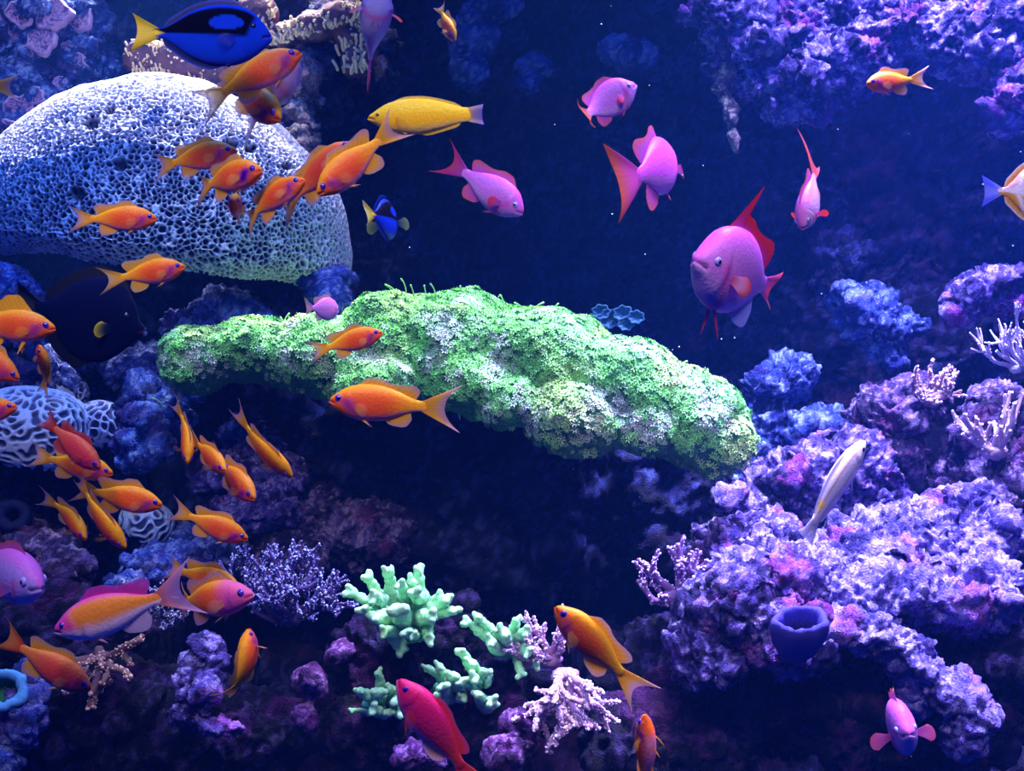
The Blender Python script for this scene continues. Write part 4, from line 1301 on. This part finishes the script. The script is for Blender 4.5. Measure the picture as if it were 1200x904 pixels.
G_O = 'orange anthias shoal'
def orange(label, snout, tail, **k):
    k.setdefault('red', 0.7)
    return make_fish('anthias', label, 'anthias', skin_female, snout, tail, group=G_O, **k)

# upper shoal over the dome
orange('orange fish climbing to the right, uppermost of the shoal over the dome', (354, 62), (236, 124), Y=-0.26, bend=0.25, dorsal_h=1.0)
orange('orange fish nosing down to the right below the uppermost one', (329, 141), (254, 88), Y=-0.24, dY=0.06, bend=-0.25, red=0.9)
make_fish('anthias', 'pinkish fish mostly hidden behind the uppermost orange fish', 'male', skin_male, (350, 72), (285, 150), Y=-0.20, dY=0.10, body=(220, 150, 190), fin_cols=(lin(215, 160, 190), lin(230, 190, 200), lin(240, 215, 220)), group=G_O)
orange('orange fish heading right, highest of those in front of the dome', (278, 177), (183, 196), Y=-0.24, dY=0.03, bend=0.2)
orange('orange fish with violet head turning towards the glass, under the highest one on the dome', (308, 200), (234, 222), Y=-0.30, dY=0.07, bend=0.35, cheek=1.6, red=0.3)
orange('small orange fish seen head on, between two larger ones on the dome', (273, 236), (288, 252), Y=-0.24, dY=0.08, roll=0, bend=0.15, red=1.0)
orange('arched orange fish curving right, lowest of the cluster on the right of the dome', (358, 211), (290, 262), Y=-0.30, dY=0.05, bend=0.55, dorsal_h=1.1)
orange('dusky orange fish with its tail fanned, under the big downward fish', (418, 168), (330, 250), Y=-0.30, dY=0.05, bend=0.35, red=1.0, redden=0.25)
orange('big orange fish diving left whose tail crosses the yellow wrasse', (372, 229), (466, 146), Y=-0.39, dY=0.02, bend=0.12, dorsal_h=1.1, red=0.8)
orange('orange fish alone on the lower left face of the dome', (185, 257), (84, 257), Y=-0.26, bend=0.1)
orange('orange fish passing in front of the dark tang', (218, 313), (120, 329), Y=-0.27, bend=-0.1, dorsal_h=1.1, fin_cols=(YE, lin(245, 185, 60), lin(240, 200, 150)))
# left edge
orange('orange fish with raised yellow dorsal fin, cut by the left edge', (66, 386), (-62, 376), Y=-0.28, dorsal_h=2.1, pelvic_drop=0.9, fin_cols=(lin(255, 190, 10), lin(255, 190, 10), lin(255, 180, 10)), fins=(1.0, 1.0))
orange('red orange fish at the left edge under the one with the yellow dorsal fin', (23, 446), (-70, 388), Y=-0.28, redden=0.35)
orange('small pink orange fish pointing up, beside the small pale maze coral', (46, 404), (50, 462), Y=-0.22, dY=0.035, up=(0.7, -0.6, 0), roll=0, bend=0.4, redden=0.2)
orange('red orange snout at the left edge in front of the round maze coral', (21, 477), (-75, 492), Y=-0.28, redden=0.2)
orange('yellow forked tail of a fish cut by the left edge, above the dome', (-80, 97), (19, 102), Y=-0.10)
# in front of the carpet
orange('orange fish heading right in front of the green carpet', (449, 390), (364, 413), Y=-0.28, bend=-0.12)
orange('largest side-on orange fish, heading left below the front edge of the carpet', (385, 470), (532, 479), Y=-0.33, bend=-0.05, spread=1.15, dorsal_h=0.8)
orange('slim orange fish diving to the right below the left end of the carpet', (343, 560), (276, 478), Y=-0.30, up=(0.5, -0.8, 0.35), bend=0.35)
# three in a chain
orange('orange fish diving steeply, first of a chain of three', (220, 544), (203, 470), Y=-0.26, dY=0.03, up=(0.5, -0.85, 0.0), bend=-0.45, pect_out=1.0)
orange('orange fish nosing down, middle of a chain of three', (265, 553), (222, 512), Y=-0.28, dY=0.05, up=(0.3, -0.5, 0.8), pect_out=0.9, redden=0.1)
orange('dusky orange fish, last and lowest of a chain of three', (299, 586), (248, 534), Y=-0.27, dY=0.06, up=(0.3, -0.3, 0.9), redden=0.2, cheek=1.3)
# left middle school
orange('orange fish heading right behind the small plum red fish', (133, 556), (37, 533), Y=-0.27, dY=0.0, bend=0.1)
orange('plum red fish pressed against the orange one beside it', (118, 551), (50, 488), Y=-0.32, dY=0.02, bend=0.15, redden=0.75, cheek=1.3, fin_cols=(RD, lin(200, 70, 60), lin(200, 100, 130)))
orange('gold orange fish heading right above the small drooping maze coral', (191, 593), (88, 572), Y=-0.28, bend=0.1, red=0.2, dorsal_h=1.2)
orange('small orange fish nosing down, leftmost of the two under the gold orange one', (101, 633), (47, 582), Y=-0.27, dY=0.03, up=(0.5, -0.6, 0.6), bend=-0.5, pect_out=0.9)
orange('orange fish seen from above nosing down to the right under the gold orange one', (148, 644), (92, 558), Y=-0.32, dY=0.02, up=(0.6, -0.75, 0.3), bend=0.3, pect_out=0.9)
orange('orange fish with plum cheek heading right above the lilac bush coral', (291, 633), (202, 597), Y=-0.30, bend=0.15, redden=0.12, cheek=1.3)
# lower left
orange('pink headed orange fish turning to face right, over the lilac bush coral', (298, 698), (214, 706), Y=-0.34, dY=0.08, pink=0.8, bend=0.7, depth=1.05, width=1.3, cheek=1.6, red=0.3, fin_cols=(lin(255, 150, 40), lin(240, 170, 120), lin(200, 160, 215)))
orange('orange fish partly hidden behind the pink headed one', (282, 690), (196, 664), Y=-0.27, dY=0.03, bend=0.2, red=0.2)
orange('red fish nosing down to the right below the large gold fish', (107, 809), (2, 744), Y=-0.34, bend=0.2, redden=0.5, tail_cols=(RD, lin(235, 120, 40), lin(230, 150, 80)))
orange('curled orange fish seen from above with both side fins spread', (292, 736), (260, 816), Y=-0.32, dY=0.0, width=1.5, pect_alpha=(0.8, 0.6), up=(-0.6, -0.8, 0.1), bend=1.2, pect_out=1.35, redden=0.05, fin_cols=(YE, lin(235, 170, 90), lin(200, 160, 130)))
orange('coral pink fish rising to the left from the pink tree coral', (650, 711), (752, 815), Y=-0.34, up=(0.75, -0.35, 0.7), bend=0.1, cheek=0.7, red=1.0)
orange('orange fish pointing straight up at the bottom edge', (757, 837), (756, 950), Y=-0.32, dY=0.03, up=(-0.35, 1.0, 0), pect_out=0.6, red=0.2, fin_cols=(YE, lin(240, 160, 60), lin(240, 170, 80)))
orange('lone orange fish heading left under the upper right rocks', (1015, 99), (1087, 91), Y=-0.12, bend=0.35, dY=0.025, red=0.9)
orange('tiny orange fish nosing down near the top middle', (533, 49), (515, 6), Y=0.10, dY=0.02, up=(0.8, -0.5, 0.3), bend=0.3)

# purple males and the like
FM = (lin(205, 90, 200), lin(225, 110, 200), lin(240, 120, 110))
RT = (lin(200, 70, 190), lin(230, 60, 120), lin(240, 70, 40))
def purple(label, snout, tail, **k):
    k.setdefault('fin_cols', FM)
    k.setdefault('eye_mat', M_eye_male)
    return make_fish('anthias', label, 'male', skin_male, snout, tail, group='purple male anthias', **k)
PT = dict(pect_alpha=(0.9, 0.85), pect_cols=(lin(220, 130, 215), lin(225, 90, 170), lin(245, 60, 40)))
purple('grey lilac fish seen from below with orange side fins, at the top edge', (446, -12), (432, 96), Y=-0.28, dY=0.06, width=1.9, pect_alpha=(0.95, 0.95), up=(-0.15, 1.0, 0.0), body=(150, 140, 205), pect_out=1.2, bend=0.1, pelvic=0.8, spread=0.5,
       pect_cols=(lin(190, 140, 210), lin(240, 110, 70), lin(250, 100, 50)))
purple('purple fish with curled-under tail facing right, high in the middle', (746, 99), (686, 134), Y=-0.22, dY=-0.04, bend=-1.25, depth=1.35, up=(-0.15, 0.15, 1), tail_cols=(lin(230, 150, 180), lin(240, 130, 90), lin(250, 140, 40)), **PT)
purple('pink fish seen from behind with a broad tail towards the glass', (780, 192), (722, 214), Y=-0.16, dY=-0.135, depth=1.25, width=1.25, bend=0.4, up=(-0.1, 0, 1), body=(215, 90, 205), spread=1.3, tail_len=0.32, tail_fork=0.10, fins=(1.0, 0.95),
       tail_cols=(lin(220, 90, 180), lin(225, 95, 175), lin(240, 120, 60)), dorsal_h=1.3)
purple('purple fish nosing down to the right, left one of those in the dark middle', (613, 251), (521, 186), Y=-0.24, dY=0.03, bend=0.1, tail_cols=(lin(190, 80, 190), lin(200, 70, 160), lin(230, 70, 100)), **PT)
purple('largest purple fish, facing left with a long dorsal streamer and red fins', (813, 306), (908, 340), Y=-0.40, dY=0.135, bend=-0.35, depth=1.55, width=1.3, pect_alpha=(0.95, 0.95), eye_mul=0.85, up=(0.45, 0.1, 1), filament=0.26, dorsal_h=1.2, spread=0.6, pelvic=1.2, pelvic_drop=0.9,
       dorsal_cols=(lin(200, 80, 200), lin(225, 40, 70), lin(235, 45, 20)), pelvic_cols=(lin(200, 90, 210), lin(215, 70, 150), lin(245, 60, 40)), anal_cols=(lin(190, 170, 230), lin(185, 175, 235), lin(180, 180, 240)),
       pect_cols=(lin(220, 60, 130), lin(235, 170, 225), lin(245, 70, 30)), tail_cols=(lin(205, 80, 190), lin(220, 80, 160), lin(235, 90, 90)))
purple('slim purple fish hanging head down towards the glass, with a long bent tail', (939, 269), (950, 180), Y=-0.30, dY=0.05, pect_alpha=(0.95, 0.9), width=1.25, tail_mul=1.35, spread=1.25, up=(-0.5, -0.65, 0.4), bend=-0.35, body=(190, 150, 215), pect_out=1.2,
       tail_cols=(lin(225, 110, 150), lin(240, 110, 90), lin(235, 100, 130)), pect_cols=(lin(220, 120, 190), lin(245, 100, 110), lin(250, 90, 60)))
purple('purple fish with red pectoral fins facing right at the left edge', (49, 691), (-58, 652), Y=-0.34, dY=0.09, bend=-0.2, body=(175, 140, 238), up=(0.1, -0.15, 1), dorsal_h=0.8, pect_alpha=(0.9, 0.9), pect_out=0.7, pect_cols=(lin(150, 110, 220), lin(200, 90, 180), lin(250, 70, 30)))
purple('lilac fish facing the glass with fins spread, in the dark lower right', (1066, 862), (1050, 834), Y=-0.32, dY=0.12, depth=1.45, pect_alpha=(0.9, 0.8), width=1.2, up=(-0.2, 0, 1), bend=0.3, body=(190, 120, 225), pect_out=1.15, pect_len=0.24, dorsal_h=1.2)
purple('small pale pink fish behind the green carpet, near the knobby blue rock', (397, 364), (358, 360), Y=0.03, dY=-0.05, depth=1.5, width=1.3, tail_len=0.3, tail_fork=0.12, bend=-0.3, body=(210, 130, 195), fin_cols=(lin(220, 150, 190), lin(220, 170, 190), lin(235, 190, 150)))
make_fish('anthias', 'magenta fish rising to the left at the bottom edge, below the green finger corals', 'anthias', skin_magenta, (466, 796), (562, 930), Y=-0.36, up=(0.75, -0.35, 0.7), bend=0.05, dorsal_h=0.7,
          fin_cols=(lin(225, 50, 70), lin(230, 60, 60), lin(210, 70, 140)), anal_cols=(lin(245, 170, 120), lin(250, 190, 150), lin(240, 200, 220)), eye_mat=M_eye_female, eye_mul=0.8)
make_fish('anthias', 'largest fish at lower left, gold with a pink head and lilac belly, heading left', 'anthias', skin_gold, (63, 741), (224, 689), Y=-0.38, bend=-0.05, spread=1.25, tail_mul=1.0, dorsal_h=0.95,
          fin_cols=(lin(235, 120, 90), lin(225, 150, 190), lin(200, 160, 225)), dorsal_cols=(lin(235, 60, 170), lin(225, 60, 190), lin(215, 80, 200)), anal_cols=(lin(225, 190, 225), lin(215, 190, 230), lin(210, 190, 235)),
          pect_cols=(lin(240, 190, 215), lin(235, 200, 225), lin(230, 205, 235)), eye_mat=M_eye_female, eye_mul=0.75)

# tangs and others
BT = (lin(15, 40, 160), lin(10, 16, 60), lin(25, 70, 220))
make_fish('surgeonfish', 'blue tang with black palette mark and yellow tail, at the top edge', 'tang', skin_bluetang, (319, 44), (157, 38), Y=-0.34, skin_mat=M_matte, group=None, bend=0.05, dorsal_h=0.5, res=(120, 72), fins=(1, 1), eye_mat=M_eye_dark,
          fin_cols=BT, tail_cols=(lin(250, 215, 30), lin(255, 225, 40), lin(255, 220, 40)), pect_cols=(lin(20, 60, 210), lin(15, 50, 190), lin(10, 30, 120)), pect_alpha=(0.4, 0.1), pect_out=0.2, pelvic=0.3, depth=1.1)
make_fish('surgeonfish', 'small blue tang turned away with its yellow tail towards the glass, under the diving fish', 'tang', skin_bluetang, (460, 262), (428, 250), Y=-0.10, dY=-0.095, bend=0.35, depth=1.1, width=1.3, up=(-0.12, 0, 1), dorsal_h=0.6, res=(120, 72), fins=(1, 1), eye_mat=M_eye_dark,
          fin_cols=BT, tail_cols=(lin(250, 215, 30), lin(235, 225, 60), lin(245, 240, 150)), pect_cols=(lin(15, 40, 170), lin(120, 140, 90), lin(160, 180, 130)), pect_out=1.0, pect_len=0.22, pect_alpha=(0.9, 0.7), pelvic=0.3)
make_fish('surgeonfish', 'large dark navy tang with a yellow tipped side fin, under the dome', 'disc', skin_darktang, (173, 389), (16, 352), Y=0.02, skin_mat=M_matte, dorsal_h=1.0, res=(60, 40), fins=(1, 1), eye_mat=M_eye_dark,
          fin_cols=(lin(8, 10, 34), lin(7, 9, 30), lin(6, 8, 26)), pect_cols=(lin(16, 20, 60), lin(40, 50, 60), lin(235, 215, 20)), pect_alpha=(0.9, 1.0), pect_out=0.8, bend=0.15)
make_fish('wrasse', 'yellow wrasse heading left, its cheek crossed by an orange tail', 'wrasse', skin_wrasse, (430, 139), (566, 134), Y=-0.33, fins=(1, 0.7), eye_mat=M_eye_yellow, depth=1.25, bend=-0.06, dorsal_h=0.6,
          fin_cols=(lin(255, 205, 20), lin(250, 205, 40), lin(240, 210, 90)), tail_cols=(lin(255, 210, 30), lin(190, 160, 170), lin(150, 130, 215)), pelvic=0.4)
make_fish('butterflyfish', 'yellow and white fish with a blue white tail, cut by the right edge', 'disc', skin_butterfly, (1258, 226), (1152, 224), Y=-0.22, bend=0.1, fins=(1, 0.9), eye_mat=M_eye_dark, res=(60, 40),
          fin_cols=(lin(235, 165, 25), lin(235, 170, 40), lin(245, 230, 220)), tail_cols=(lin(170, 175, 240), lin(110, 130, 240), lin(100, 110, 230)), spread=1.2, dorsal_h=0.8)
make_fish('striped_fish', 'slender pale fish with brown stripes climbing away over the violet rock', 'wrasse', skin_striped, (1014, 516), (945, 634), Y=-0.12, dY=-0.04, up=(-0.45, -0.55, 0.2), roll=0, fins=(0.95, 0.6), eye_mat=M_eye_dark, bend=-0.2,
          fin_cols=(lin(215, 200, 235), lin(210, 195, 235), lin(190, 180, 235)), res=(50, 60), tail_mul=1.3, spread=1.2)
